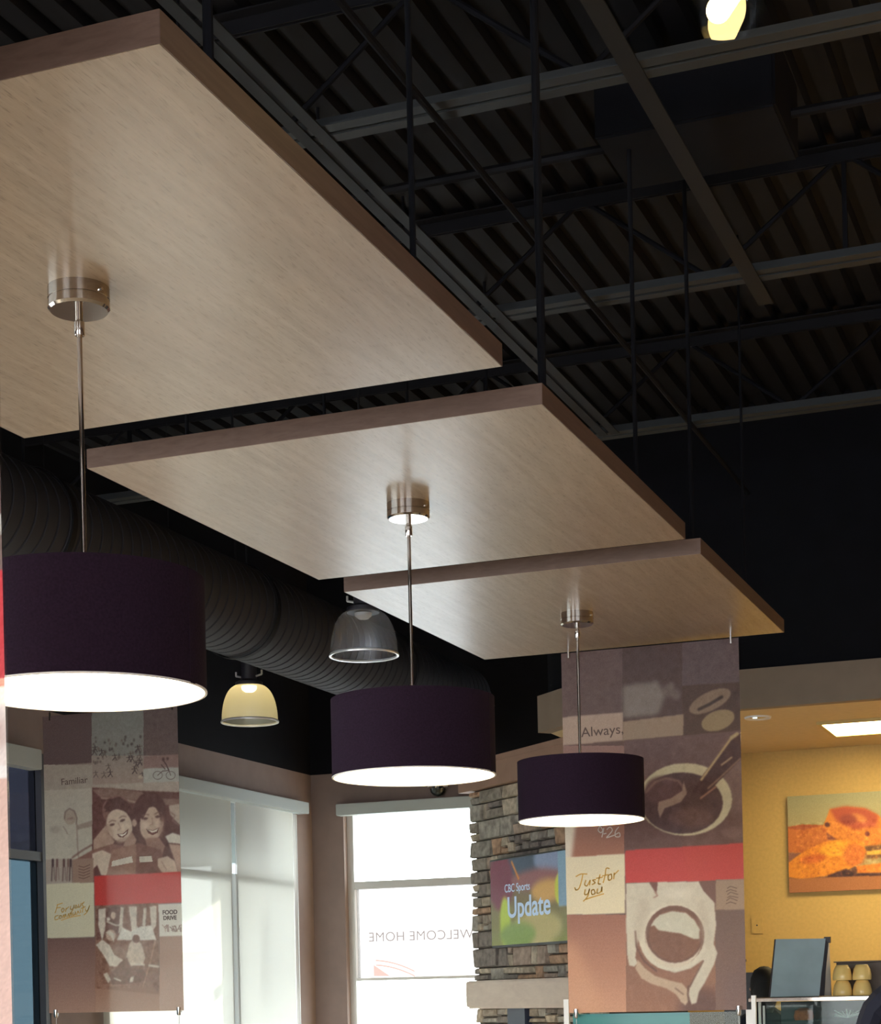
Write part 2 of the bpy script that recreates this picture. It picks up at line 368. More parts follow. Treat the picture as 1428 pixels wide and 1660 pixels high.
# kitchen wall, kitchen ceiling, black wall above the bulkhead
MB().box(-3.6, XR, YK, YK + .2, 0, 3.3).build('wall_kitchen', PM['yellow'], kind='structure')
BX, BY = -3.914, 12.19          # left corner of the bulkhead
foot = [(BX, BY), (-3.53, 11.82), (XR, 11.82), (XR, YK + .05), (BX, YK + .05)]
MB().prism([(BX + .07, BY + .07), (-3.50, 11.905), (XR, 11.905), (XR, YK + .05), (BX + .07, YK + .05)], 3.30, 3.33).build('ceiling_kitchen', PM['soffit'], kind='structure')
ring = [(BX, BY), (-3.53, 11.82), (XR, 11.82), (XR, 11.9), (-3.50, 11.9), (BX + .06, BY + .08)]
MB().prism(ring, 3.30, 3.552).build('trim_bulkhead', PM['bulk'], kind='structure')
inn = [(BX + .06, BY + .06), (-3.50, 11.86), (XR, 11.86), (XR, YK + .05), (BX + .06, YK + .05)]
MB().prism(inn, 3.553, DECK + .05).build('wall_above_bulkhead', PM['black'], kind='structure')
# corrugated roof deck, ribs run away from the camera
mb = MB(); per, hgt = .152, .045; x = XW - .2
prof = []
while x < XR + .2:
    prof += [(x, DECK), (x + .085, DECK), (x + .098, DECK + hgt), (x + .139, DECK + hgt)]; x += per
n = len(prof)
mb.add([(a, YN - .2, b) for a, b in prof] + [(a, YB + .2, b) for a, b in prof] + [(prof[0][0], YN - .2, DECK + .12), (prof[-1][0], YN - .2, DECK + .12), (prof[0][0], YB + .2, DECK + .12), (prof[-1][0], YB + .2, DECK + .12)],
       [(i, i + 1, n + i + 1, n + i) for i in range(n - 1)] + [(2 * n, 2 * n + 1, 2 * n + 3, 2 * n + 2)])
mb.build('ceiling', PM['deck'], kind='structure')

# unseen block added outside the left windows: its shade is what draws the diagonal edge on the blinds
tag(MB().box(XW - 1.3, XW - .26, 11.0, 13.9, 2.64, 3.6).build('canopy', PM['canopy']), 'unseen grey block added outside the left windows to shade the blinds', 'canopy')

tag(MB().rod((XW - .11, 13.72, 1.88), (XW - 1.9, 13.72, 1.88), .045, 10).rod((XW - .11, 13.72, 1.5), (XW - .11, 13.72, 2.2), .03, 8).build('shade_arm', PM['canopy']), 'unseen round arm added outside the left windows to shade the blinds', 'bracket')  # unseen arm added to cast the lower diagonal stripe on the blind

tag(MB().box(XW - .95, XW - .11, 14.62, 14.84, 0, 3.8).build('shade_fin', PM['canopy']), 'unseen grey fin added outside the back left corner to shade the blinds', 'fin')  # unseen fin added to end the sun patch before the corner

# ------------------------------------------------------------------ roof joists
CH = EYE + 3.2
def joist(y, label):
    t = thing('roof_joist', (0, y, CH), label, 'joist', 'open web roof joists')
    for s in (-1, 1):
        MB().box(XW + .02, XR - .02, s * .012 if s > 0 else -.067, .067 if s > 0 else -.012, 0, .006).box(XW + .02, XR - .02, s * .012 - .003, s * .012 + .003, .006, .055).build('bottom_chord', PM['steel_grey'], t)
        MB().box(XW + .02, XR - .02, s * .012 if s > 0 else -.067, .067 if s > 0 else -.012, .494, .5).box(XW + .02, XR - .02, s * .012 - .003, s * .012 + .003, .44, .494).build('top_chord', PM['deck'], t)
    x = XW + .2; k = 0; proto = None; protov = None
    while x < XR - 1.3:
        for dx, s in ((0, 1), (.6, -1)):
            nm = 'web_bar'
            MB().rod((x + dx, 0, .02 if s > 0 else .48), (x + dx + .6, 0, .48 if s > 0 else .02), .012, 6).build(nm, PM['black'], t)
        if k % 2 == 0: MB().box(x + .59, x + .61, -.012, .012, .01, .49).build('web_post', PM['black'], t)
        x += 1.2; k += 1
    return t
for y, l in ((2.25, 'black open web steel joist nearest the camera, above the largest wooden panel'),
             (4.27, 'black open web steel joist crossing above the largest wooden ceiling panel'),
             (6.30, 'black open web steel joist whose bottom chord passes below the top lit spotlight'),
             (8.32, 'black open web steel joist crossing the dark roof above the middle wooden panel'),
             (10.35, 'black open web steel joist furthest back, faint above the smallest wooden panel')):
    joist(y, l)
tag(MB().box(-1.655, -1.585, 2.0, 8.66, CH - .008, CH - .002).box(-1.655, -1.649, 2.0, 8.66, CH - .002, CH + .0).build('bridging_bar', PM['steel_bridge']),
    'flat black steel bridging bar running under the roof joists on the right', 'beam')
tag(MB().box(-2.90, -2.85, 2.0, 10.3, CH - .008, CH - .002).box(-2.83, -2.78, 2.0, 10.3, CH - .008, CH - .002).build('bridging_bar', PM['steel_bridge']),
    'double black steel bridging bar seen just beyond the long edge of the largest panel', 'beam')
# conduits on the deck
tag(MB().rod((-2.35, YN, DECK - .55), (-2.35, 11.8, DECK - .55), .014, 8).build('conduit', PM['black']), 'thin black conduit running lengthwise between the joists above the middle panel', 'pipe')
tag(MB().rod((XW + .1, 7.3, DECK - .30), (-.6, 7.3, DECK - .30), .02, 8).rod((-1.8, 7.3, DECK - .30), (-1.8, 7.3, DECK), .015, 8).build('conduit', PM['deck']), 'black conduit crossing under the deck between the two middle joists', 'pipe')
tag(MB().box(-1.95, -1.25, 6.95, 7.45, DECK - .42, DECK - .12).build('roof_unit', PM['black'], bevel=.01), 'black box unit hung under the roof deck between the middle joists', 'equipment')

# ------------------------------------------------------------------ spiral duct
DX, DZ, DR = -5.0, EYE + 2.3, .27
d = thing('spiral_duct', (DX, 2.0, DZ), 'large black spiral duct running along the left side under the roof', 'duct')
mb = MB(); n = 40; y = 0.0; prof = []
L = 11.5; pitch = .095
while y < L:
    prof += [(DR, y), (DR, y + pitch - .018), (DR - .016, y + pitch - .014), (DR - .016, y + pitch - .004)]; y += pitch
vs = []; k = len(prof)
for r, yy in prof:
    for i in range(n):
        a = 2 * PI * i / n; sk = pitch * i / n        # seam winds round the pipe
        vs.append((r * math.cos(a), yy + sk, r * math.sin(a)))
fs = []
for j in range(k - 1):
    for i in range(n):
        if i < n - 1: fs.append((j * n + i, j * n + i + 1, (j + 1) * n + i + 1, (j + 1) * n + i))
        elif j + 4 < k and j + 5 <= k: 
            if j >= 0 and (j + 5) < k + 1 and (j + 5) * n <= len(vs) - 1 + n: 
                fs.append((j * n + i, (j + 4) * n, min((j + 5), k - 1) * n, (j + 1) * n + i))
mb.add(vs, fs); mb.build('duct_pipe', PM['duct'], d, smooth=True)
for yy in (3.4, 5.6, 7.8, 10.0):
    MB().lathe([(DR + .009, 0), (DR + .013, 0), (DR + .013, .04), (DR + .009, .04)], 40, close=True).build('strap', PM['deck'], d)
    s = [c for c in d.children if c.name.startswith('strap')][-1]; s.rotation_euler = (-PI / 2, 0, 0); s.location = (0, yy, 0)
    MB().rod((0, yy + .02, DR + .01), (0, yy + .02, DECK - DZ), .008, 6).build('hanger_rod', PM['deck'], d)
MB().box(-.2, .2, -.25, .0, -.2, .2).build('end_cap', PM['deck'], d)

# ------------------------------------------------------------------ hanging wooden panels
ZP = EYE + 1.81
def panel(name, x0, x1, y0, y1, rods, label):
    t = thing(name, (0, 0, ZP), label, 'ceiling panel', 'stepped wooden ceiling panels')
    MB().box(x0 + .002, x1 - .002, y0 + .002, y1 - .002, 0, .064).build('board', PM['wood'], t)
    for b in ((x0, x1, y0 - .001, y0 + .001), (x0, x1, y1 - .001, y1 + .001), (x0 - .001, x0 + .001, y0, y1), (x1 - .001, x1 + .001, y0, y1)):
        MB().box(*b, 0.0005, .0655).build('edge_band', PM['wood_edge_shaded'], t)
    for x, y, r in rods:
        MB().rod((x, y, .066), (x, y, DECK - ZP + .02), r, 10).rod((x, y, .065), (x, y, .10), r * 2.2, 10).build('hanger_rod', PM['black'], t)
    return t
X0, X1 = -3.325, -1.713
P1 = panel('ceiling_panel', X0, X1, 3.10, 5.075, [(-1.85, 3.56, .012), (-1.85, 4.74, .009), (-3.18, 3.56, .009), (-3.18, 4.74, .009)], 'largest and nearest wooden ceiling panel, upper left, with the big lamp canopy')
P2 = panel('ceiling_panel', X0, X1, 5.45, 7.315, [(-1.85, 5.89, .014), (-1.85, 7.09, .009), (-3.18, 5.89, .007), (-3.18, 7.09, .007)], 'middle wooden ceiling panel of the three, its underside bright with window glare')
P3 = panel('ceiling_panel', X0, X1, 7.585, 9.447, [(-1.85, 8.03, .009), (-1.85, 9.16, .007), (-3.18, 8.03, .007), (-3.18, 9.16, .007)], 'furthest and smallest looking wooden ceiling panel above the coffee banner')
P0 = panel('ceiling_panel', X0, X1, 0.72, 2.70, [(-1.85, 1.2, .012), (-3.18, 2.3, .009)], 'wooden ceiling panel out of frame over the nearest banner')

# ------------------------------------------------------------------ drum pendants
def drum(loc, label, top):
    t = thing('drum_pendant', (loc[0], loc[1], ZP), label, 'pendant lamp', 'plum drum pendants')
    h0 = EYE + loc[2] - ZP                                            # shade bottom, local
    SH = .285; R = .30
    MB().lathe([(0, -.058), (.072, -.058), (.078, -.052), (.078, -.033), (.0765, -.032), (.0765, -.030), (.078, -.029), (.078, 0), (0, 0)], 48).build('canopy', PM['nickel'], t, smooth=True)
    MB().rod((-.079, 0, -.02), (-.074, 0, -.02), .004, 8).rod((.074, -.02, -.02), (.082, -.022, -.02), .004, 8).build('set_screw', PM['chrome'], t)
    MB().lathe([(0, -.12), (.012, -.12), (.013, -.118), (.013, -.085), (.0095, -.082), (.0095, -.058), (0, -.058)], 20).build('swivel', PM['nickel'], t, smooth=True)
    MB().rod((0, 0, -.118), (0, 0, h0 + .08), .0065, 12).build('stem', PM['nickel'], t, smooth=True)
    MB().lathe([(R, 0), (R, SH), (R - .003, SH), (R - .003, 0)], 96, (0, 0, h0), close=True).box(R - .001, R + .0015, -.012, .012, h0 + .001, h0 + SH - .001).build('shade', PM['shade'], t, smooth=True)
    MB().lathe([(R - .004, .004), (R - .004, SH - .004)], 96, (0, 0, h0)).build('shade_liner', PM['liner'], t, smooth=True)
    MB().lathe([(R + .001, 0), (R + .001, .004), (R - .005, .004), (R - .005, 0)], 96, (0, 0, h0 - .001), close=True).build('rim', PM['liner'], t, smooth=True)
    MB().lathe([(0, .006), (R - .005, .006), (R - .005, .010), (0, .010)], 64, (0, 0, h0)).build('diffuser', PM['diffuser'], t)
    MB().lathe([(0, SH - .02), (R - .005, SH - .02), (R - .005, SH - .014), (0, SH - .014)], 64, (0, 0, h0)).build('top_cover', PM['liner'], t)
    return t
drum((-2.500, 4.075, .787), 'large plum drum pendant nearest the camera at lower left', 0)
drum((-2.513, 6.333, .808), 'middle plum drum pendant in front of the bright back window', 0)
drum((-2.522, 8.500, .822), 'smallest and furthest plum drum pendant in front of the coffee banner', 0)

# ------------------------------------------------------------------ clear dome pendants
def dome(loc, R, lit, label):
    t = thing('dome_pendant', loc, label, 'pendant lamp', 'clear dome high bay lamps')
    hh = R * 1.34; prof = []
    for i in range(15):
        a = i / 14 * PI / 2 * .84
        prof.append((R * (math.cos(a) ** .55), hh * math.sin(a)))
    top = prof[-1]
    inner = [(max(r - .004, .01), z) for r, z in reversed(prof)]
    # fluted acrylic: ribs round the dome
    MB().lathe(prof, 96).build('dome_shade', PM['dome_lit' if lit else 'dome'], t, smooth=True)
    MB().lathe([(R + .006, -.008), (R + .008, 0), (R + .003, .008), (R - .006, .004), (R - .006, -.006)], 96, close=True).build('rim', PM['rim'] if not lit else PM['rim'], t, smooth=True)
    MB().lathe([(0, top[1] - .01), (top[0] + .004, top[1] - .01), (top[0] + .004, top[1] + .02), (R * .28, top[1] + .04), (R * .28, top[1] + .17), (0, top[1] + .17)], 32).build('housing', PM['dark'], t, smooth=True)
    mb = MB()
    for s in (-1, 1): mb.tube([(s * R * .28, 0, top[1] + .06), (s * (R * .28 + .045), 0, top[1] + .07), (s * (R * .28 + .045), 0, top[1] + .10)], .007)
    mb.build('latch', PM['frame'], t)
    MB().rod((0, 0, top[1] + .17), (0, 0, DECK - loc[2]), .008, 8).build('stem', PM['steel_black'], t)
    MB().lathe([(0, top[1] - .05), (.03, top[1] - .045), (.05, top[1] - .028), (.052, top[1] - .012), (0, top[1] - .012)], 20).build('bulb', PM['bulb'] if lit else PM['white_plastic'], t, smooth=True)
    return t
dome((-4.319, 10.125, EYE + 2.031), .20, False, 'unlit clear dome pendant hanging left of the smallest wooden panel')
dome((-5.859, 11.676, EYE + 1.953), .196, True, 'lit yellowish clear dome pendant between the large and middle plum drum shades')

# spotlight at the top right
sp = thing('spotlight', (-1.115, 5.46, EYE + 2.88), 'lit spotlight in a glass bowl at the top edge of the picture', 'lamp')
axis = Vector((.52, .22, .83)).normalized()
c0 = Vector((-.028, 0, .024))
mb = MB()
for i in range(7): a_, b_ = PI / 2 * i / 7, PI / 2 * (i + 1) / 7; mb.rod(c0 - axis * .036 * math.sin(b_), c0 - axis * .036 * math.sin(a_), .0365 * max(math.cos(b_), .02), 28, .0365 * math.cos(a_))
mb.rod(c0, c0 + axis * .19, .0365, 28).build('lamp_tube', PM['lamp_core'], sp, smooth=True)
MB().rod(c0 + axis * .191, c0 + axis * .25, .05, 28).build('lamp_body', PM['dark'], sp, smooth=True)
MB().lathe([(.10, -.02), (.112, .02), (.105, .07), (.08, .12), (.03, .15)], 40, (0, 0, 0)).build('glass_bowl', PM['glass'], sp, smooth=True)
MB().rod((0.0, 0, .15), (0, 0, DECK - EYE - 2.88), .01, 8).build('stem', PM['steel_black'], sp)

# ------------------------------------------------------------------ windows
def window(name, axis, c, a0, a1, muls, rails, glass, frm, inset=.08):
    """frame, mullions, transoms and one pane per opening; everything a child of the window"""
    t = thing(name, (0, 0, 0), None, None, kind='structure')
    def bx(p, q, zl, zh, m_, nm, th=.05, off=0):
        mb = MB(); cc = c + off
        if axis == 'y': mb.box(cc - th / 2, cc + th / 2, p, q, zl, zh)
        else: mb.box(p, q, cc - th / 2, cc + th / 2, zl, zh)
        return mb.build(nm, m_, t)
    bx(a0, a1, SILL, SILL + .06, frm, 'window_frame', .1); bx(a0, a1, HEAD - .06, HEAD, frm, 'window_frame', .1)
    bx(a0, a0 + .06, SILL + .06, HEAD - .06, frm, 'window_frame', .1); bx(a1 - .06, a1, SILL + .06, HEAD - .06, frm, 'window_frame', .1)
    for m_ in muls: bx(m_ - .03, m_ + .03, SILL + .06, HEAD - .06, frm, 'mullion', .1)
    xs = [a0 + .06] + [q for m_ in muls for q in (m_ - .03, m_ + .03)] + [a1 - .06]
    zs = [SILL + .06] + [q for r in rails for q in (r[0] - r[1], r[0] + r[1])] + [HEAD - .06]
    for i in range(0, len(xs), 2):
        for r in rails: bx(xs[i], xs[i + 1], r[0] - r[1], r[0] + r[1], frm, 'transom', .09)
        for j in range(0, len(zs), 2):
            g = glass[min(j // 2, len(glass) - 1)]
            bx(xs[i], xs[i + 1], zs[j], zs[j + 1], g, 'pane', .008)
    return t
T1, T2 = EYE + .98, EYE + .165
window('window_1', 'y', XW - .055, 6.5, 10.555, [7.9, 9.3], [(T1, .03)], [PM['tint_low'], PM['tint_up']], PM['frame_dark'])
window('window_2', 'y', XW - .055, 11.23, 14.39, [13.16], [(T1, .03)], [PM['glass']], PM['frame'])
MB().box(XW - .06, XW + .028, 13.10, 13.22, SILL, T1 + .03).build('mullion', PM['valance'], bpy.data.objects['window_2'])  # filler box added to block sun through the blind gap below the transom
window('window_3', 'x', YB + .12, -6.50, -4.9, [], [(T2, .012), (T1, .032)], [PM['glass'], PM['film'], PM['glass']], PM['frame'])
window('window_4', 'y', XW - .055, 1.2, 5.6, [3.4], [(T1, .03)], [PM['glass']], PM['frame'])
t = thing('window_fill', (0, 0, 0), None, None, kind='structure')  # uprights of the unseen fill glazing in the front wall
for x in (-6.5, -4.1, -1.7, .7, 3.1, 5.45): MB().box(x, x + .05, YN - .15, YN - .05, .2, 3.4).build('mullion', PM['frame'], t)
# blinds
def blind(y0, y1, z0, label):
    t = thing('roller_blind', (XW + .03, (y0 + y1) / 2, HEAD), label, 'blind', 'roller blinds on the left windows')
    h = (y1 - y0) / 2
    MB().add([(0, -h, z0 - HEAD), (0, h, z0 - HEAD), (0, h, -.078), (0, -h, -.078)], [(0, 1, 2, 3)]).build('blind_fabric', PM['blind'], t)
    MB().rod((.02, h + .035, -.09), (.02, h + .035, -2.2), .003, 6).build('bead_cord', PM['white_plastic'], t)
    MB().box(-.008, .012, -h, h, z0 - HEAD - .03, z0 - HEAD).build('hem_bar', PM['valance'], t)
blind(11.15, 13.115, .75, 'pale roller blind beside the family banner, left of the bright gap')
blind(13.205, 14.25, .75, 'pale roller blind with a sun patch, next to the room corner')
tag(MB().box(XW + .002, XW + .11, 11.2, 14.42, HEAD - .075, HEAD + .02).build('blind_valance', PM['valance'], bevel=.004), 'long pale valance box above the two roller blinds', 'valance')
tag(MB().box(XW + .002, XW + .10, 6.4, 10.35, HEAD - .13, HEAD + .0).build('blind_valance', PM['valance'], bevel=.004), 'pale valance box above the bluish window at the left edge', 'valance')
tag(MB().box(-6.52, -5.0, YB - .11, YB - .002, HEAD - .085, HEAD + .012).build('blind_valance', PM['valance'], bevel=.004), 'grey valance box above the bright back window', 'valance')

# decals on the back window
dc = thing('window_sign', (-5.85, YB + .105, EYE + .49), 'faint mirrored WELCOME HOME lettering on the back window glass', 'sign')
text('WELCOME HOME', .115, 0, 0, 'decal', dc, mirror=True, bold=0, sx_=1.02, space=1.05)
dd = thing('window_sign', (-6.12, YB + .105, EYE + .19), 'faint red swoosh on the lower edge of the middle back window pane', 'sign')
MB().add([(-.17, 0, 0), (-.17, 0, .10), (-.02, 0, .0)], [(0, 1, 2)]).build('swoosh', PM['reddecal'], dd)
for k in range(2):
    pts = [(-.15 + .06 * i, 0, .13 - .04 * k - .0022 * i * i - .004 * i) for i in range(7)]
    mb = MB()
    for a, b in zip(pts[:-1], pts[1:]): mb.add([a, b, (b[0], 0, b[2] + .014), (a[0], 0, a[2] + .014)], [(0, 1, 2, 3)])
    mb.build('swoosh', PM['reddecal'], dd)
# dome security camera on the back wall
sc = thing('security_camera', (-5.585, YB, EYE + 1.765), 'small chrome rimmed dome security camera above the back window', 'camera')
MB().lathe([(0, 0), (.085, 0), (.085, .03), (.07, .05), (0, .05)], 32, (0, -.09, 0)).box(-.04, .04, -.09, 0, .03, .07).build('mount', PM['white_plastic'], sc, smooth=True)
MB().lathe([(.066, 0), (.082, 0), (.082, -.015), (.066, -.015)], 32, (0, -.09, 0), close=True).build('ring', PM['chrome'], sc, smooth=True)
MB().lathe([(.066, -.012), (.06, -.045), (.04, -.066), (.001, -.078)], 32, (0, -.09, 0)).build('dome_cover', PM['tv'], sc, smooth=True)

# ------------------------------------------------------------------ stone fireplace, set diagonally
FA = math.atan2(-.671, .741)
fp = thing('fireplace', (-4.997, 13.57, 0), 'grey brown ledge stone fireplace standing across the back corner', 'fireplace', rz=FA)
FT = EYE + 1.575          # top of the stone
MB().box(.12, 2.3, .062, .5, 0, EYE + 1.79).build('core', PM['mortar'], fp)
MB().box(-.005, 2.3, -.02, .5, FT + .003, EYE + 1.797).build('head_fascia', PM['fascia'], fp, label='tan painted fascia above the stone')
MB().box(-.012, 2.3, -.032, -.02, EYE + 1.755, EYE + 1.797).build('trim_strip', PM['fascia'], fp)
stone_mats = []
for i, c in enumerate([(.17, .155, .135), (.21, .185, .155), (.26, .225, .18), (.145, .13, .12), (.24, .19, .16), (.30, .265, .215), (.19, .18, .165), (.13, .115, .11), (.27, .18, .125), (.23, .22, .20)]):
    stone_mats.append(mat('stone_%s' % 'abcdefghij'[i], (c[0] * 1.55, c[1] * 1.5, c[2] * 1.4), .9, noise=.35, nscale=22, bump=.5))
def stone(x0, x1, z0, z1, dep):
    g = .003; x0 += g; x1 -= g; z0 += g; z1 -= g
    if x1 - x0 < .02 or z1 - z0 < .015: return
    j = lambda a: random.uniform(-a, a)
    b = min(.007, (z1 - z0) * .18)
    fr = [(x0 + b + j(.006), -dep + j(.008), z0 + b + j(.004)), (x1 - b + j(.006), -dep + j(.008), z0 + b + j(.004)), (x1 - b + j(.006), -dep + j(.008), z1 - b + j(.004)), (x0 + b + j(.006), -dep + j(.008), z1 - b + j(.004))]
    md = [(x0, -dep * .45, z0), (x1, -dep * .45, z0), (x1, -dep * .45, z1), (x0, -dep * .45, z1)]
    bk = [(x0, .0, z0), (x1, .0, z0), (x1, .0, z1), (x0, .0, z1)]
    q = [(p[0], p[1] + .062, p[2]) for p in fr + md + bk]
    f = [(0, 1, 2, 3)] + [(4 + i, 4 + (i + 1) % 4, (i + 1) % 4, i) for i in range(4)] + [(8 + i, 8 + (i + 1) % 4, 4 + (i + 1) % 4, 4 + i) for i in range(4)] + [(11, 10, 9, 8)]
    MB().add(q, f).build('stone', random.choice(stone_mats), fp)
def ashlar(xa, xb, za, zb, ragged=True):
    z = za
    while z < zb - .01:
        h = random.choice([.055, .08, .10, .13, .15])
        if z + h > zb - .05: h = zb - z
        x = xa + (random.uniform(-.012, .014) if ragged else 0)
        while x < xb:
            wd = random.choice([.10, .14, .19, .24, .31]) * random.uniform(.85, 1.15)
            x2 = min(x + wd, xb)
            if xb - x2 < .06: x2 = xb
            if h > .085 and random.random() < .42:
                k = random.uniform(.35, .65)
                if wd > .2 and random.random() < .5:
                    m_ = x + (x2 - x) * random.uniform(.35, .65)
                    stone(x, x2, z, z + h * k, random.uniform(.036, .05)); stone(x, m_, z + h * k, z + h, random.uniform(.036, .05)); stone(m_, x2, z + h * k, z + h, random.uniform(.036, .05))
                else:
                    stone(x, x2, z, z + h * k, random.uniform(.036, .05)); stone(x, x2, z + h * k, z + h, random.uniform(.036, .05))
            else: stone(x, x2, z, z + h, random.uniform(.034, .054))
            x = x2
        z += h
MZ0, MZ1 = EYE - .095, EYE + .115
ashlar(.10, 2.0, MZ1, FT)
ashlar(.14, .70, MZ0 - .55, MZ0)
ashlar(.97, 2.0, MZ0 - .55, MZ0, False)
MB().box(.31, 2.2, -.15, .1, MZ0, MZ1).build('mantel', PM['mantel'], fp, bevel=.012, label='pale cast stone mantel shelf')
MB().box(.12, .315, -.06, .1, MZ0 + .01, MZ1 - .002).build('mantel_end_block', PM['mantel'], fp, bevel=.008)
MB().box(.705, .965, -.02, .1, MZ0 - .55, MZ0 - .002).build('niche_panel', mat('dark_blue_panel', (.03, .04, .07), .3), fp, label='dark blue recessed panel')

# television on the stone
tv = thing('television', (-4.997, 13.57, 0), 'flat television on the stone wall showing a colourful sports programme', 'television', rz=FA)
TX0, TX1, TZ0, TZ1 = .545, 1.72, EYE + .355, EYE + 1.015
MB().box(TX0, TX1, -.055, -.02, TZ0, TZ1).build('casing', PM['tv'], tv, bevel=.004)
MB().box(TX0 + .3, TX1 - .3, -.02, -.001, TZ0 + .15, TZ1 - .15).build('wall_bracket', PM['dark'], tv)
def tvmap(px, py):           # artwork measure: 793..917 across (to beyond the banner), 1392..1535 down
    u = TX0 + (px - 793) / (917 - 793) * (1.66 - TX0); v = TZ1 - (py - 1392) / (1535 - 1392) * (TZ1 - TZ0); return u, v
A = Art(TX0 + .012, TX1 - .012, TZ1 - .012, TZ0 + .018, tvmap, 210, (110, 70, 72))
A.vgrad(780, 1380, 925, 1545, (105, 68, 74), (125, 135, 62))
A.ell(860, 1395, 45, 34, (60, 76, 96), soft=8); A.ell(893, 1402, 26, 26, (128, 142, 170), soft=8)
A.ell(812, 1430, 22, 44, (112, 44, 66), soft=9); A.ell(870, 1432, 42, 16, (140, 92, 92), soft=7)
A.ell(888, 1452, 26, 18, (205, 160, 90), soft=7); A.ell(908, 1452, 9, 26, (190, 196, 70), soft=4)
A.ell(818, 1494, 9, 40, (170, 192, 62), soft=5); A.ell(870, 1508, 40, 28, (176, 164, 104), soft=10); A.ell(838, 1516, 30, 20, (120, 146, 66), soft=9)
A.line([(831, 1400), (838, 1418), (842, 1428)], 5, (214, 132, 58), soft=2)
A.rect(905, 1378, 925, 1478, (126, 158, 178), soft=1)
TVM = printmat('screen', .25, emit=.2); scr_o = A.mesh('screen', TVM, tv, y=-.0565, x0=TX0 + .012, z0=TZ0 + .018)
scr = glow('screen_text', (.52, .66, .80), .75)
u, v = tvmap(836, 1443); text('CBC Sports', .085, u + .03, v - .02, scr, scr_o, y=-.058, sx_=.92)
u, v = tvmap(855, 1478); text('Update', .215, u + .02, v - .045, scr, scr_o, y=-.058, bold=.0035, sx_=1.0)

# ------------------------------------------------------------------ printed banners
BM = printmat('banner_print', .42, trl=.42, trp=.07)
BM2 = printmat('banner_print_backlit', .42, trl=.62, trp=.10)
BK = mixmat('banner_backing', [('ShaderNodeBsdfTransparent', (.96, .96, .95), None, .9), ('ShaderNodeBsdfGlossy', (1, 1, 1), .1, .04)])
def banner(x0, x1, y, zt, zb, art_fn, label, mpy=None, hooks=True):
    t = thing('banner', (x0, y, zb), label, 'banner', 'hanging photo banners')
    A = art_fn(x0, x1, y, zt, zb)
    A.mesh('print', BM2 if art_fn is art_family else BM, t, y=-.003)
    MB().box(0, x1 - x0, -.0025, .0025, 0, zt - zb).build('clear_panel', BK, t)
    return t
def clips(t, xs, zt, top=True):
    for x in xs:
        MB().lathe([(0, -.028), (.010, -.028), (.013, -.02), (.013, .02), (0, .022)], 14, (x, -.012, 0)).box(x - .008, x + .008, -.012, .012, -.012, .012).build('clip', PM['chrome'], t, smooth=True)
        if top: MB().rod((x, -.01, zt - .028), (x, -.01, zt + .02), .006, 10).build('clip', PM['chrome'], t)

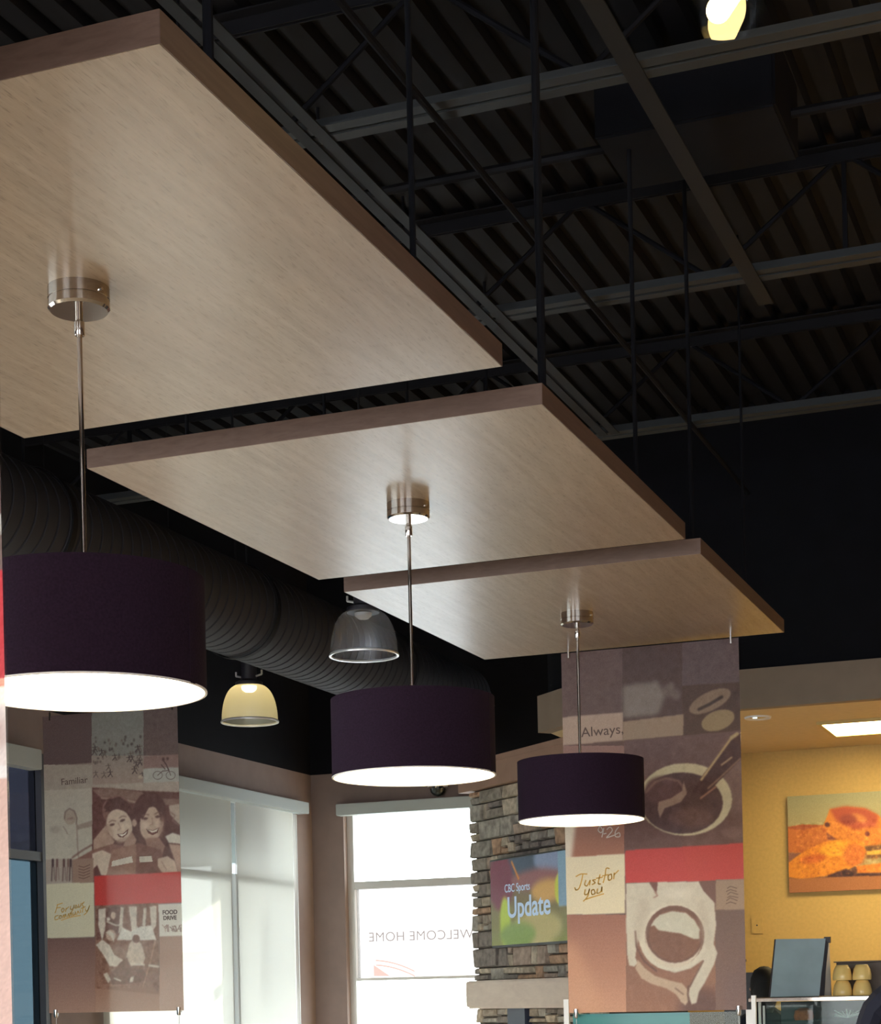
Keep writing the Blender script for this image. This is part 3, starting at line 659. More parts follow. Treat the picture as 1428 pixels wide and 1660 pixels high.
def art_coffee(x0, x1, y, zt, zb):
    A = Art(x0, x1, zt, zb, lambda px, py: (lambda p: (p.x, p.z))(on_y(px, py, y)), 330, (112, 86, 80))
    dk, md, lt, cream = (104, 80, 76), (122, 94, 88), (196, 176, 160), (226, 220, 198)
    A.rect(900, 1030, 1009, 1164, (116, 94, 92)); A.rect(1009, 1030, 1106, 1170, (98, 78, 76)); A.rect(1106, 1030, 1225, 1112, (110, 92, 94))
    A.poly([(1010, 1112), (1066, 1104), (1078, 1128), (1068, 1158), (1010, 1164)], (152, 142, 136), 5, .9)
    for a, b, r in ((1083, 1120, 9), (1096, 1126, 8), (1088, 1112, 6)): A.ell(a, b, r, r * 1.1, (140, 124, 118), soft=3, alpha=.7)
    A.poly([(1106, 1112), (1225, 1104), (1225, 1196), (1106, 1200)], (92, 70, 64))
    A.ell(1151, 1137, 37, 15, (152, 128, 108), rot=-26, soft=2); A.line([(1133, 1150), (1150, 1142), (1170, 1130)], 5, (72, 56, 52), soft=1)
    A.ell(1164, 1168, 28, 16, (168, 146, 112), rot=-20, soft=2)
    A.poly([(900, 1164), (1010, 1155), (1010, 1200), (900, 1210)], (194, 170, 154)); A.poly([(1010, 1170), (1108, 1158), (1108, 1192), (1010, 1201)], (172, 150, 130))
    A.vgrad(900, 1209, 1012, 1400, (160, 124, 116), (170, 112, 88))
    A.poly([(900, 1330), (934, 1330), (926, 1400), (900, 1400)], (236, 226, 208), 5)
    # cup seen from above with liquid being poured
    A.vgrad(1012, 1200, 1230, 1376, (118, 92, 90), (112, 78, 72))
    A.poly([(1012, 1201), (1225, 1182), (1225, 1200), (1012, 1212)], (118, 92, 90))
    A.ell(1190, 1255, 30, 60, (150, 122, 112), soft=12, alpha=.6)
    A.ell(1111, 1296, 76, 59, (216, 204, 168), soft=1); A.ell(1106, 1302, 66, 50, (92, 66, 66), soft=1)
    A.ell(1075, 1282, 30, 24, (112, 80, 78), soft=3); A.line([(1048, 1284), (1062, 1268), (1080, 1262), (1100, 1266), (1110, 1280)], 4, (150, 116, 104), soft=1, alpha=.7)
    A.poly([(1068, 1300), (1088, 1294), (1106, 1282), (1108, 1266), (1114, 1286), (1104, 1300), (1090, 1306), (1078, 1310), (1070, 1326), (1066, 1312)], (178, 150, 132), 2, .85)
    A.ell(1120, 1325, 36, 16, (120, 88, 82), soft=5, alpha=.8)
    A.poly([(1122, 1284), (1140, 1256), (1188, 1192), (1214, 1186), (1216, 1216), (1170, 1262), (1142, 1290)], (84, 56, 56), 2)
    A.line([(1137, 1264), (1160, 1232), (1186, 1196)], 4, (200, 172, 130), soft=1); A.line([(1186, 1196), (1195, 1190)], 6, (196, 172, 132), soft=1)
    A.line([(1170, 1240), (1186, 1228)], 3, (190, 160, 130), soft=1); A.line([(1148, 1278), (1166, 1262), (1200, 1230)], 3, (150, 118, 100), soft=1); A.line([(1136, 1294), (1160, 1276)], 3, (176, 130, 108), soft=1)
    A.ell(1190, 1350, 20, 9, (140, 106, 96), soft=4, alpha=.6)
    A.mottle(1012, 1203, 1216, 1370, 4, 9); A.mottle(912, 1060, 1216, 1160, 3, 8)
    # cards and red band
    A.poly([(900, 1391), (1013.5, 1384), (1013.5, 1480.5), (900, 1484)], (240, 230, 200)); A.poly([(1013.5, 1378.5), (1230, 1365), (1230, 1426), (1014, 1432)], (205, 62, 60))
    A.vgrad(900, 1483, 1018, 1650, (168, 116, 98), (222, 168, 138))  # lower blocks: print gradient plus daylight put into the colours
    A.poly([(900, 1560), (930, 1520), (985, 1650), (900, 1650)], (226, 172, 138), 14, .6)
    A.vgrad(1015, 1431, 1162, 1650, (120, 88, 78), (176, 128, 104)); A.ell(1140, 1640, 40, 40, (104, 76, 74), soft=14, alpha=.8)
    A.vgrad(1160, 1426, 1230, 1650, (112, 88, 82), (142, 112, 104)); A.poly([(1160, 1427), (1230, 1424), (1230, 1474), (1160, 1475)], (168, 142, 122))
    for k in range(6): A.line([(1176 + random.uniform(0, 5), 1440 + 5 * k), (1184, 1437 + 5 * k + random.uniform(-2, 2)), (1192 + random.uniform(0, 5), 1440 + 5 * k)], 1.6, (108, 84, 72), alpha=.8)
    # two hands cupping a mug
    hd = (218, 212, 196)
    A.poly([(1015, 1432), (1053, 1431), (1064, 1447), (1066, 1430), (1133, 1429), (1140, 1443), (1158, 1463), (1161, 1500), (1157, 1530), (1163, 1545), (1158, 1563), (1142, 1594), (1133, 1608), (1129, 1626), (1121, 1628), (1116, 1612), (1118, 1600), (1130, 1576), (1140, 1556), (1120, 1570), (1094, 1577), (1066, 1568), (1046, 1548), (1034, 1522), (1030, 1552), (1034, 1562), (1028, 1567), (1020, 1565), (1017, 1548), (1015, 1500)], hd, 1)
    A.poly([(1034, 1556), (1046, 1570), (1062, 1582), (1088, 1590), (1106, 1594), (1116, 1606), (1117, 1622), (1111, 1630), (1104, 1624), (1096, 1612), (1080, 1602), (1056, 1595), (1040, 1586), (1030, 1570)], (208, 184, 160), 2)
    A.line([(1030, 1510), (1032, 1535), (1044, 1558), (1064, 1574)], 3, (120, 88, 78), soft=1); A.line([(1116, 1598), (1115, 1612), (1117, 1626)], 2.4, (112, 84, 76), soft=1)
    A.line([(1095, 1602), (1108, 1612)], 2, (140, 108, 96), soft=1); A.line([(1140, 1558), (1126, 1584), (1118, 1600)], 2.5, (120, 90, 80), soft=1)
    A.ell(1092, 1520, 56, 54, (228, 222, 206), soft=1); A.ell(1094, 1517, 48, 49, (122, 86, 74), soft=1); A.ell(1092, 1523, 46, 46, (226, 216, 198), soft=1, alpha=1)
    A.ell(1094, 1515, 47, 46, (124, 88, 76), soft=1); A.ell(1094, 1517, 42, 42, (138, 98, 80), soft=1)
    A.poly([(1055, 1502), (1060, 1492), (1070, 1483), (1090, 1477), (1112, 1480), (1126, 1492), (1134, 1506), (1134, 1522), (1124, 1522), (1103, 1513), (1086, 1511), (1068, 1508), (1060, 1500)], (214, 212, 196), 1)
    A.ell(1040, 1490, 10, 40, (196, 186, 170), rot=8, soft=6, alpha=.5); A.ell(1142, 1500, 8, 40, (196, 186, 170), rot=-6, soft=6, alpha=.5); A.ell(1098, 1448, 26, 8, (236, 230, 216), soft=6, alpha=.6)
    A.mottle(1016, 1432, 1160, 1640, 2.5, 7)
    A.poly([(1053, 1431), (1064, 1449), (1066, 1430)], (128, 84, 76), 1); A.line([(1062, 1446), (1066, 1452), (1060, 1455)], 2, (170, 130, 116), soft=1)
    A.poly([(1133, 1429), (1160, 1428), (1160, 1464), (1141, 1444)], (122, 86, 80), 1)
    return A
def art_family(x0, x1, y, zt, zb):
    A = Art(x0, x1, zt, zb, lambda px, py: (lambda p: (p.x, p.z))(on_y(px, py, y)), 300, (124, 102, 98))
    A.rect(60, 900, 149, 1240, (112, 92, 92)); A.rect(149, 900, 233, 1235, (150, 148, 142)); A.rect(233, 900, 310, 1225, (122, 104, 102))
    A.vgrad(149, 1225, 310, 1280, (170, 156, 146), (176, 152, 140))
    for k in range(84):                                    # runners on a field
        x = random.uniform(151, 231); yy = random.uniform(1192, 1238) if k < 44 else random.uniform(1212, 1262)
        c = random.choice([(96, 82, 82), (84, 70, 72), (120, 104, 100)])
        if k < 44: A.ell(x, yy, random.uniform(1, 2.2), random.uniform(1.6, 3.4), c, soft=1, alpha=.7)
        elif k % 2:
            A.line([(x, yy - 5), (x + 1, yy), (x - 3, yy + 5)], 2.2, c, alpha=.85); A.line([(x + 1, yy), (x + 4, yy + 5)], 1.8, c, alpha=.85); A.line([(x - 4, yy - 2), (x + 4, yy - 3)], 1.5, c, alpha=.8)
    A.ell(228, 1260, 3.5, 3, (200, 180, 160), soft=1)
    # cyclist tile
    A.poly([(233, 1226), (310, 1222), (310, 1244), (233, 1247)], (160, 132, 126)); A.poly([(233, 1246), (310, 1243), (310, 1268), (233, 1272)], (190, 188, 180))
    for cx in (256, 277):
        A.line([(cx + 7.5 * math.cos(a), 1257 + 6.5 * math.sin(a)) for a in np.linspace(0, 2 * PI, 16)], 1.3, (120, 104, 102), alpha=.9)
    A.line([(256, 1257), (264, 1250), (274, 1249), (277, 1257)], 1.5, (110, 88, 86)); A.line([(274, 1249), (270, 1240), (266, 1234)], 2.5, (104, 82, 82)); A.line([(268, 1247), (262, 1240)], 2, (110, 88, 86)); A.ell(265, 1231, 2.4, 2.8, (104, 80, 78)); A.ell(272, 1230, 2.2, 2.6, (110, 86, 84))
    # pale tile with child
    A.vgrad(60, 1240, 150, 1395, (196, 186, 172), (206, 200, 184)); A.poly([(60, 1242), (150, 1237), (150, 1278), (60, 1282)], (178, 164, 152), 1, .8)
    A.ell(114, 1325, 10, 12, (186, 168, 152), soft=2); A.line([(105, 1328), (106, 1316), (113, 1311), (121, 1315), (125, 1326), (124, 1336)], 2.2, (130, 106, 100), soft=1, alpha=.9); A.line([(110, 1328), (118, 1326)], 3, (156, 128, 120), soft=1, alpha=.8)
    A.line([(125, 1336), (126, 1372), (128, 1392)], 3, (164, 140, 130), soft=1, alpha=.8); A.line([(103, 1340), (107, 1346), (110, 1352)], 2, (150, 128, 120), soft=1, alpha=.8)
    A.poly([(124, 1338), (150, 1330), (150, 1340), (126, 1345)], (158, 136, 124), 2, .7); A.ell(90, 1345, 8, 6, (178, 164, 152), soft=4, alpha=.7)
    A.line([(118, 1390), (135, 1378), (158, 1365)], 4, (140, 106, 98), soft=1, alpha=.8)
    # two smiling girls
    A.poly([(150, 1277), (310, 1268), (310, 1420), (150, 1424)], (118, 80, 76)); A.poly([(150, 1276), (230, 1282), (310, 1285), (310, 1266), (150, 1272)], (188, 172, 160), 1)
    A.poly([(150, 1280), (180, 1277), (230, 1284), (245, 1295), (310, 1295), (310, 1305), (235, 1305), (165, 1295)], (150, 118, 108), 2); A.line([(165, 1294), (200, 1296), (226, 1302)], 2.5, (190, 160, 146), soft=1)
    A.poly([(274, 1306), (310, 1300), (310, 1345), (290, 1336), (276, 1320)], (206, 188, 172), 2, .9); A.line([(276, 1316), (284, 1322), (280, 1330), (290, 1338)], 2, (150, 118, 108), soft=1)
    hair, sk, sh = (106, 70, 68), (222, 198, 178), (176, 138, 122)
    A.ell(190, 1314, 24, 24, (150, 112, 104), rot=20, soft=1); A.poly([(168, 1310), (175, 1296), (195, 1292), (212, 1304), (220, 1326), (214, 1345), (205, 1330)], hair, 1)
    A.ell(243, 1318, 27, 34, hair, rot=4, soft=1); A.poly([(262, 1300), (272, 1330), (284, 1360), (270, 1372), (246, 1360)], hair, 2); A.poly([(218, 1325), (226, 1366), (215, 1376), (212, 1345)], hair, 2)
    A.ell(194, 1338, 20.5, 27, sk, rot=-16, soft=1); A.ell(246, 1336, 19, 28, (216, 188, 168), rot=6, soft=1)
    A.poly([(170, 1316), (180, 1303), (200, 1304), (212, 1316), (214, 1330), (205, 1316), (190, 1311), (176, 1316)], hair, 1)
    A.poly([(226, 1320), (232, 1306), (246, 1299), (240, 1312), (231, 1330)], hair, 1); A.poly([(246, 1299), (258, 1306), (266, 1326), (262, 1340), (258, 1318)], hair, 1)
    A.ell(172, 1346, 4, 7, (206, 176, 158), soft=1); A.ell(218, 1334, 4, 6, (200, 168, 150), soft=1)
    for ex, ey, an in ((182, 1337, -16), (199, 1330, -22), (236, 1327, -4), (256, 1324, -4)):
        A.ell(ex, ey, 4.5, 1.9, (108, 74, 70), rot=an, soft=1); A.line([(ex - 5, ey - 4), (ex, ey - 7), (ex + 6, ey - 6)], 1.6, (140, 102, 92), soft=1)
    A.line([(192, 1334), (196, 1343), (191, 1346)], 1.6, sh, soft=1); A.line([(247, 1326), (248, 1336), (243, 1338)], 1.6, sh, soft=1)
    A.poly([(190, 1352), (200, 1351), (209, 1343), (207, 1352), (200, 1358), (193, 1357)], (128, 84, 78), 0); A.poly([(193, 1353), (201, 1352), (207, 1347), (204, 1353), (198, 1356)], (240, 228, 214), 0)
    A.poly([(237, 1344), (248, 1346), (259, 1341), (256, 1350), (248, 1354), (241, 1351)], (128, 84, 78), 0); A.poly([(239, 1345), (248, 1347), (257, 1343), (254, 1348), (247, 1350)], (240, 228, 214), 0)
    A.poly([(204, 1362), (214, 1348), (222, 1362), (214, 1382), (200, 1372)], (186, 150, 134), 1); A.poly([(236, 1360), (258, 1358), (268, 1372), (262, 1390), (240, 1384)], (170, 130, 118), 2)
    A.poly([(152, 1362), (168, 1342), (176, 1352), (186, 1364), (178, 1380), (152, 1392)], (196, 164, 146), 2)      # sleeve and arm
    A.poly([(120, 1395), (150, 1378), (182, 1368), (206, 1372), (182, 1396), (150, 1398)], (150, 110, 100), 2)
    A.poly([(150, 1384), (166, 1378), (184, 1386), (182, 1402), (172, 1420), (164, 1418), (158, 1402), (150, 1410)], (226, 206, 186), 1)
    A.poly([(182, 1378), (222, 1368), (226, 1420), (172, 1424)], (168, 126, 110), 1); A.poly([(222, 1366), (262, 1378), (268, 1420), (220, 1420)], (142, 100, 90), 1)
    A.poly([(182, 1396), (214, 1388), (216, 1398), (181, 1405)], (230, 218, 202), 0); A.poly([(226, 1389), (246, 1388), (248, 1397), (227, 1398)], (228, 216, 200), 0)
    A.poly([(256, 1392), (272, 1388), (284, 1396), (290, 1416), (264, 1416), (256, 1404)], (222, 196, 176), 2); A.line([(262, 1396), (270, 1410)], 1.6, sh, soft=1)
    A.poly([(268, 1356), (280, 1350), (310, 1360), (310, 1370), (274, 1366)], (232, 222, 208), 1); A.poly([(274, 1368), (310, 1372), (310, 1420), (290, 1420), (284, 1396)], (200, 166, 148), 2)
    for cx_, cy_, r_ in ((184, 1348, 8), (204, 1340, 7), (236, 1338, 7), (258, 1336, 7)): A.ell(cx_, cy_, r_, r_ * .8, (238, 216, 198), soft=3, alpha=.6)
    A.ell(178, 1350, 6, 16, (186, 152, 134), rot=-16, soft=4, alpha=.6); A.ell(262, 1340, 5, 18, (176, 140, 124), rot=6, soft=4, alpha=.6); A.ell(200, 1362, 12, 4, (180, 144, 126), rot=-14, soft=3, alpha=.6); A.ell(248, 1361, 12, 4, (176, 138, 122), soft=3, alpha=.6)
    A.mottle(151, 1276, 298, 1420, 5, 7); A.mottle(60, 1240, 150, 1392, 3, 6); A.mottle(149, 1140, 298, 1272, 3, 5)
    # small tiles on the left
    A.poly([(60, 1394), (118, 1392), (118, 1434), (60, 1436)], (190, 176, 164)); 
    for x, c in ((86, (90, 70, 74)), (93, (130, 100, 96)), (104, (110, 82, 80)), (111, (140, 112, 104)), (115, (90, 68, 70))):
        A.line([(x, 1394), (x, 1404)], 5, c, soft=1); A.line([(x - 1, 1406), (x - 2, 1428)], 2.5, c, soft=1, alpha=.85); A.line([(x + 2, 1406), (x + 3, 1426)], 2, c, soft=1, alpha=.6)
    A.poly([(118, 1393), (152, 1391), (152, 1430), (118, 1432)], (172, 142, 126))
    for k in range(5): A.line([(128, 1404 + 4.6 * k), (136, 1406 + 4.6 * k), (146, 1402 + 4.6 * k)], 1.8, (130, 100, 92), alpha=.9)
    A.poly([(60, 1434), (153, 1430), (154, 1519), (60, 1522)], (226, 220, 192)); A.poly([(153, 1420.5), (310, 1412.5), (310, 1463), (154, 1469)], (216, 74, 70))
    A.vgrad(60, 1521, 156, 1660, (134, 102, 96), (196, 156, 138))
    # volunteers sorting food
    A.poly([(155, 1469), (258, 1464), (259, 1660), (155, 1660)], (152, 112, 96)); A.vgrad(155, 1596, 259, 1660, (176, 134, 114), (200, 164, 146))
    A.poly([(155, 1580), (180, 1600), (256, 1590), (258, 1612), (155, 1602)], (160, 118, 100), 2)
    bgc, whi = (128, 90, 80), (228, 216, 200)
    A.poly([(157, 1472), (200, 1470), (198, 1512), (157, 1524)], bgc, 1)
    for pts in ([(160, 1474), (172, 1472), (171, 1505), (166, 1525), (160, 1500)], [(196, 1470), (201, 1471), (199, 1505), (192, 1515)], [(209, 1470), (222, 1469), (222, 1500), (230, 1515), (215, 1518)], [(233, 1472), (238, 1471), (236, 1505), (231, 1500)], [(243, 1470), (254, 1468), (254, 1500), (246, 1512)]):
        A.poly(pts, whi, 1)
    A.ell(184, 1484, 4, 6, (222, 196, 176), soft=1); A.line([(174, 1494), (188, 1500), (196, 1500)], 3, whi, soft=1); A.ell(176, 1490, 3, 3, whi, soft=1)
    A.poly([(190, 1524), (198, 1503), (212, 1510), (228, 1502), (246, 1500), (254, 1524)], (238, 232, 220), 1)
    A.poly([(156, 1532), (166, 1523), (178, 1532), (186, 1548), (200, 1556), (196, 1568), (178, 1566), (168, 1548)], whi, 1); A.ell(180, 1516, 8, 9, (206, 176, 156), soft=1); A.poly([(171, 1512), (178, 1508), (186, 1514), (185, 1528), (180, 1518)], whi, 1)
    A.poly([(204, 1556), (210, 1530), (218, 1520), (230, 1530), (236, 1552), (232, 1564), (212, 1566)], (222, 204, 186), 1); A.ell(221, 1522, 6, 7, (140, 100, 88), soft=1); A.line([(210, 1562), (234, 1564)], 3.5, whi, soft=1)
    A.poly([(196, 1560), (206, 1552), (214, 1570), (234, 1572), (240, 1590), (210, 1594), (184, 1596), (172, 1584), (186, 1572)], (132, 90, 76), 2)
    A.poly([(168, 1580), (174, 1576), (180, 1588), (176, 1594)], whi, 1); A.poly([(210, 1592), (212, 1584), (218, 1582), (216, 1592)], whi, 1); A.line([(186, 1586), (196, 1590)], 3, whi, soft=1)
    A.line([(252, 1524), (244, 1560), (232, 1600)], 2, (206, 166, 142), soft=1); A.line([(242, 1565), (257, 1567)], 4, whi, soft=1); A.poly([(246, 1580), (258, 1574), (258, 1610), (250, 1600)], (140, 98, 84), 1)
    A.mottle(155, 1468, 259, 1600, 9, 5)
    A.vgrad(259, 1515, 315, 1660, (176, 138, 122), (206, 172, 154)); A.poly([(257, 1466), (310, 1463), (310, 1516), (259, 1518)], (236, 230, 218))
    for k in range(14):
        x = random.uniform(262, 294); A.line([(x, 1503 + random.uniform(-4, 6)), (x + 4, 1503 + random.uniform(-4, 6)), (x + 5, 1510)], 2, random.choice([(170, 144, 134), (140, 112, 104), (200, 176, 160)]), alpha=.9)
    return A
def art_near(x0, x1, y, zt, zb):
    A = Art(x0, x1, zt, zb, lambda px, py: (lambda p: (p.x, p.z))(on_y(px, py, y)), 240, (118, 96, 92))
    A.vgrad(-900, -400, 60, 740, (86, 66, 76), (110, 88, 90)); A.rect(-900, 740, 60, 835, (104, 78, 70)); A.rect(-900, 835, 60, 865, (176, 172, 164)); A.rect(-900, 865, 60, 925, (120, 96, 90))
    A.rect(-900, 925, 60, 1114, (204, 48, 56)); A.rect(-900, 1114, 60, 1242, (228, 212, 204)); A.ell(2, 1190, 9, 26, (196, 170, 160), soft=3); A.rect(-900, 1242, 60, 1262, (236, 228, 222))
    A.vgrad(-900, 1262, 60, 1700, (214, 176, 160), (222, 184, 170))
    return A

ZB = EYE - .100
b1 = banner(-2.880, -1.936, 9.40, EYE + 1.795, ZB, art_coffee, 'hanging banner with coffee cup photos and cupped hands, right of centre')
clips(b1, [.042, .905], EYE + 1.795 - ZB)
YL = 9.95; zbl = EYE - .048
L0, L1 = on_y(80, 1640, YL).x, on_y(298.5, 1640, YL).x
b2 = banner(L0, L1, YL, EYE + 1.80, zbl, art_family, 'hanging banner with two smiling girls, in front of the left windows')
clips(b2, [.055, L1 - L0 - .03], EYE + 1.80 - zbl)
for x in (.055, L1 - L0 - .03): MB().rod((x, -.01, -.03), (x, -.01, -zbl + .02), .0015, 6).build('cable', PM['frame'], b2)
for x in (.055, L1 - L0 - .03): MB().rod((x, -.01, EYE + 1.82 - zbl), (x, -.01, DECK - zbl + .02), .002, 6).build('cable', PM['steel_black'], b2)
for x in (.042, .905): MB().rod((x, -.01, -.03), (x, -.01, -ZB + .02), .0015, 6).build('cable', PM['frame'], b1)
b3 = banner(-2.58, -1.6435, 2.443, EYE + 1.795, ZB, art_near, 'nearest banner at the left edge, only its edge with a red band showing')
clips(b3, [.05, .88], EYE + 1.795 - ZB)
def on_banner(b, y, px, py): p = on_y(px, py, y); return p.x - b.location.x, p.z - b.location.z
def btext(b, y, px, py, body, size, m, **k):
    u, v = on_banner(b, y, px, py); return text(body, size, u, v, m, b, y=-.0045, **k)
def script(b, y, strokes, wd, m, name='handwriting'):
    mb = MB()
    for st in strokes:
        q = [Vector((on_banner(b, y, *p)[0], -.0045, on_banner(b, y, *p)[1])) for p in st]
        # smooth the stroke (Catmull-Rom) and give it a flat ribbon body
        pts = []
        for i in range(len(q) - 1):
            p0 = q[max(i - 1, 0)]; p1 = q[i]; p2 = q[i + 1]; p3 = q[min(i + 2, len(q) - 1)]
            for t_ in (0, .25, .5, .75): pts.append(.5 * ((2 * p1) + (p2 - p0) * t_ + (2 * p0 - 5 * p1 + 4 * p2 - p3) * t_ ** 2 + (3 * p1 - p0 - 3 * p2 + p3) * t_ ** 3))
        pts.append(q[-1])
        for a, c in zip(pts[:-1], pts[1:]):
            d_ = (c - a); 
            if d_.length < 1e-5: continue
            n_ = Vector((-d_.z, 0, d_.x)).normalized() * wd / 2; e = d_.normalized() * wd * .25
            lo = [a - e - n_, c + e - n_, c + e + n_, a - e + n_]; mb.hexa(lo, [p + Vector((0, -.0006, 0)) for p in lo])
    o = mb.build(name, PM[m], b); return o
btext(b1, 9.4, 977, 1192, 'Always,', .072, 'ink', rot=.02, sx_=1.05)
# "9-26", "Just for you"
script(b1, 9.4, [[(977, 1345), (973, 1340), (970, 1346), (975, 1350), (979, 1343), (976, 1357)], [(979, 1352), (983, 1351)], [(984, 1345), (989, 1341), (993, 1346), (987, 1354), (984, 1358), (996, 1354)],
                 [(1003, 1341), (998, 1348), (998, 1356), (1005, 1356), (1004, 1350), (998, 1353)]], .0055, 'inkwhite')
script(b1, 9.4, [[(934, 1421), (942, 1417), (952, 1417)], [(945, 1418), (943, 1428), (939, 1440), (934, 1443), (932, 1439)],
                 [(950, 1427), (948, 1434), (952, 1436), (957, 1427), (956, 1435)], [(966, 1426), (961, 1427), (965, 1431), (960, 1434)], [(973, 1418), (970, 1432), (974, 1433)], [(967, 1424), (977, 1422)],
                 [(988, 1408), (983, 1408), (981, 1420), (978, 1431)], [(977, 1420), (986, 1418)], [(991, 1417), (986, 1420), (987, 1427), (992, 1424), (991, 1417)], [(996, 1415), (995, 1425)], [(996, 1418), (1003, 1411)],
                 [(949, 1442), (948, 1450), (953, 1449), (956, 1441)], [(956, 1441), (953, 1453), (946, 1461)], [(963, 1442), (959, 1444), (960, 1450), (965, 1448), (963, 1442)], [(969, 1441), (968, 1448), (974, 1446), (976, 1438), (976, 1446)],
                 [(950, 1458), (965, 1453), (979, 1449)]], .0062, 'gold')
btext(b2, YL, 121, 1271, 'Familiar', .058, 'ink', rot=.02, sx_=1.05)
script(b2, YL, [[(94, 1467), (92, 1474), (90, 1480)], [(93, 1467), (102, 1464)], [(92, 1472), (99, 1471)], [(103, 1472), (100, 1475), (102, 1479), (105, 1475), (103, 1472)], [(108, 1472), (107, 1478)], [(108, 1474), (112, 1470)],
                [(115, 1469), (115, 1474), (119, 1473), (121, 1467)], [(121, 1467), (118, 1476), (114, 1481)], [(124, 1467), (122, 1472), (126, 1471), (124, 1467)], [(128, 1466), (128, 1471), (131, 1469), (132, 1464)], [(134, 1464), (134, 1469)], [(134, 1466), (137, 1462)],
                [(95, 1484), (90, 1486), (90, 1491), (95, 1490)], [(98, 1484), (96, 1488), (99, 1489), (101, 1485), (98, 1484)], [(102, 1489), (104, 1483), (105, 1488), (107, 1482), (108, 1487)], [(110, 1487), (112, 1481), (113, 1486), (116, 1480), (117, 1486)],
                [(119, 1479), (119, 1484), (122, 1482), (123, 1478), (123, 1483)], [(125, 1483), (127, 1477), (129, 1481)], [(131, 1475), (131, 1480)], [(136, 1468), (134, 1479)], [(132, 1473), (139, 1470)], [(139, 1473), (140, 1477), (143, 1475), (146, 1468)], [(146, 1468), (142, 1478), (137, 1483)],
                [(100, 1492), (115, 1487), (131, 1484)]], .0055, 'gold')
btext(b2, YL, 276, 1482, 'FOOD', .036, 'ink', bold=.001); btext(b2, YL, 276, 1491, 'DRIVE', .034, 'ink', bold=.001)

# glass partition under the coffee banner
gp = thing('glass_partition', (-2.88, 9.42, 0), 'low teal glass partition with pale posts below the coffee banner', 'partition')
def gx(px): return on_y(px, 1648, 9.42).x + 2.88
MB().box(gx(915), gx(923), -.012, .012, 0, EYE - .028).build('post', PM['white_plastic'], gp)
MB().box(gx(1219), gx(1226), -.012, .012, 0, EYE - .028).build('post', PM['white_plastic'], gp)
MB().box(gx(1210), gx(1219), -.012, .012, 0, EYE - .10).build('post', PM['white_plastic'], gp)
MB().box(gx(929), gx(1118), -.004, .004, .2, EYE - .108).build('teal_pane', PM['teal'], gp)
MB().box(gx(1118), gx(1200), -.004, .004, .2, EYE - .108).build('grey_pane', PM['greyglass'], gp)
MB().box(gx(915), gx(1226), -.02, .02, .16, .2).build('bottom_rail', PM['white_plastic'], gp)

# ------------------------------------------------------------------ kitchen side
tr = thing('ceiling_light', (-1.62, 13.0, 3.30), 'recessed rectangular ceiling light glowing over the counter at the right edge', 'ceiling light')
# its outline follows the two visible corners of the fixture
MB().box(-.44, .78, -.32, .32, -.014, -.001).build('diffuser', PM['troffer'], tr)
mb = MB(); mb.box(-.47, .81, -.35, -.32, -.02, 0); mb.box(-.47, .81, .32, .35, -.02, 0); mb.box(-.47, -.44, -.32, .32, -.02, 0); mb.box(.78, .81, -.32, .32, -.02, 0)
mb.build('frame', mat('gilt_frame', (.5, .36, .12), .5), tr)
for x_, l_ in ((.5, 'added ceiling light out of view next to the visible one, for warm fill'), (2.6, 'added ceiling light out of view, second to the right, for warm fill'), (4.7, 'added ceiling light out of view at the far right of the kitchen, for warm fill')):
    tr2 = dup(tr); tr2.location = (x_, 12.9, 3.30); tr2['label'] = l_  # copies added out of view to warm the right side of the panels
dl = thing('downlight', (-2.40, 12.22, 3.30), 'small round recessed downlight right beside the coffee banner', 'ceiling light')
MB().lathe([(.055, -.002), (.085, -.012), (.09, 0), (.055, 0)], 36, close=True).build('trim_ring', PM['white_plastic'], dl, smooth=True)
MB().lathe([(.055, -.003), (.03, -.001), (.001, -.0005)], 24).build('reflector', PM['chrome'], dl, smooth=True)
MB().lathe([(0, -.008), (.016, -.008), (.016, -.002), (0, -.002)], 16, (-.02, 0, 0)).build('lens', glow('downlight_lens', (.9, 1, .95), 1.2), dl)
# pastry picture
pc = thing('wall_picture', (-2.545, YK - .03, EYE + .725), 'large unframed photo print of golden cookies on the ochre wall', 'picture')
def pmap(px, py): p = on_y(px, py, YK - .03); return p.x, p.z
A = Art(-2.545, -1.50, EYE + 1.45, EYE + .725, pmap, 260, (150, 142, 96))
A.vgrad(1270, 1270, 1520, 1460, (160, 158, 116), (190, 156, 92)); A.vgrad(1270, 1405, 1520, 1460, (96, 60, 40), (176, 112, 60)); A.poly([(1270, 1383), (1330, 1378), (1330, 1420), (1270, 1420)], (140, 90, 66), 1)
A.poly([(1270, 1342), (1300, 1337), (1340, 1338), (1365, 1360), (1340, 1384), (1270, 1382)], (200, 112, 38), 2); A.poly([(1270, 1342), (1300, 1337), (1335, 1338), (1300, 1346)], (166, 82, 34), 2)
A.poly([(1345, 1312), (1370, 1308), (1400, 1310), (1425, 1322), (1440, 1345), (1438, 1378), (1400, 1372), (1350, 1358), (1334, 1340)], (214, 128, 34), 2)
A.poly([(1345, 1312), (1370, 1307), (1405, 1311), (1424, 1322), (1420, 1340), (1385, 1345), (1355, 1330)], (176, 76, 38), 4); A.ell(1392, 1326, 14, 6, (216, 144, 60), rot=20, soft=4, alpha=.7); A.ell(1375, 1328, 14, 8, (140, 56, 34), soft=4, alpha=.8)
A.ell(1341, 1337, 4, 4, (92, 44, 30), soft=1); A.ell(1406, 1352, 4, 4, (120, 50, 30), soft=1)
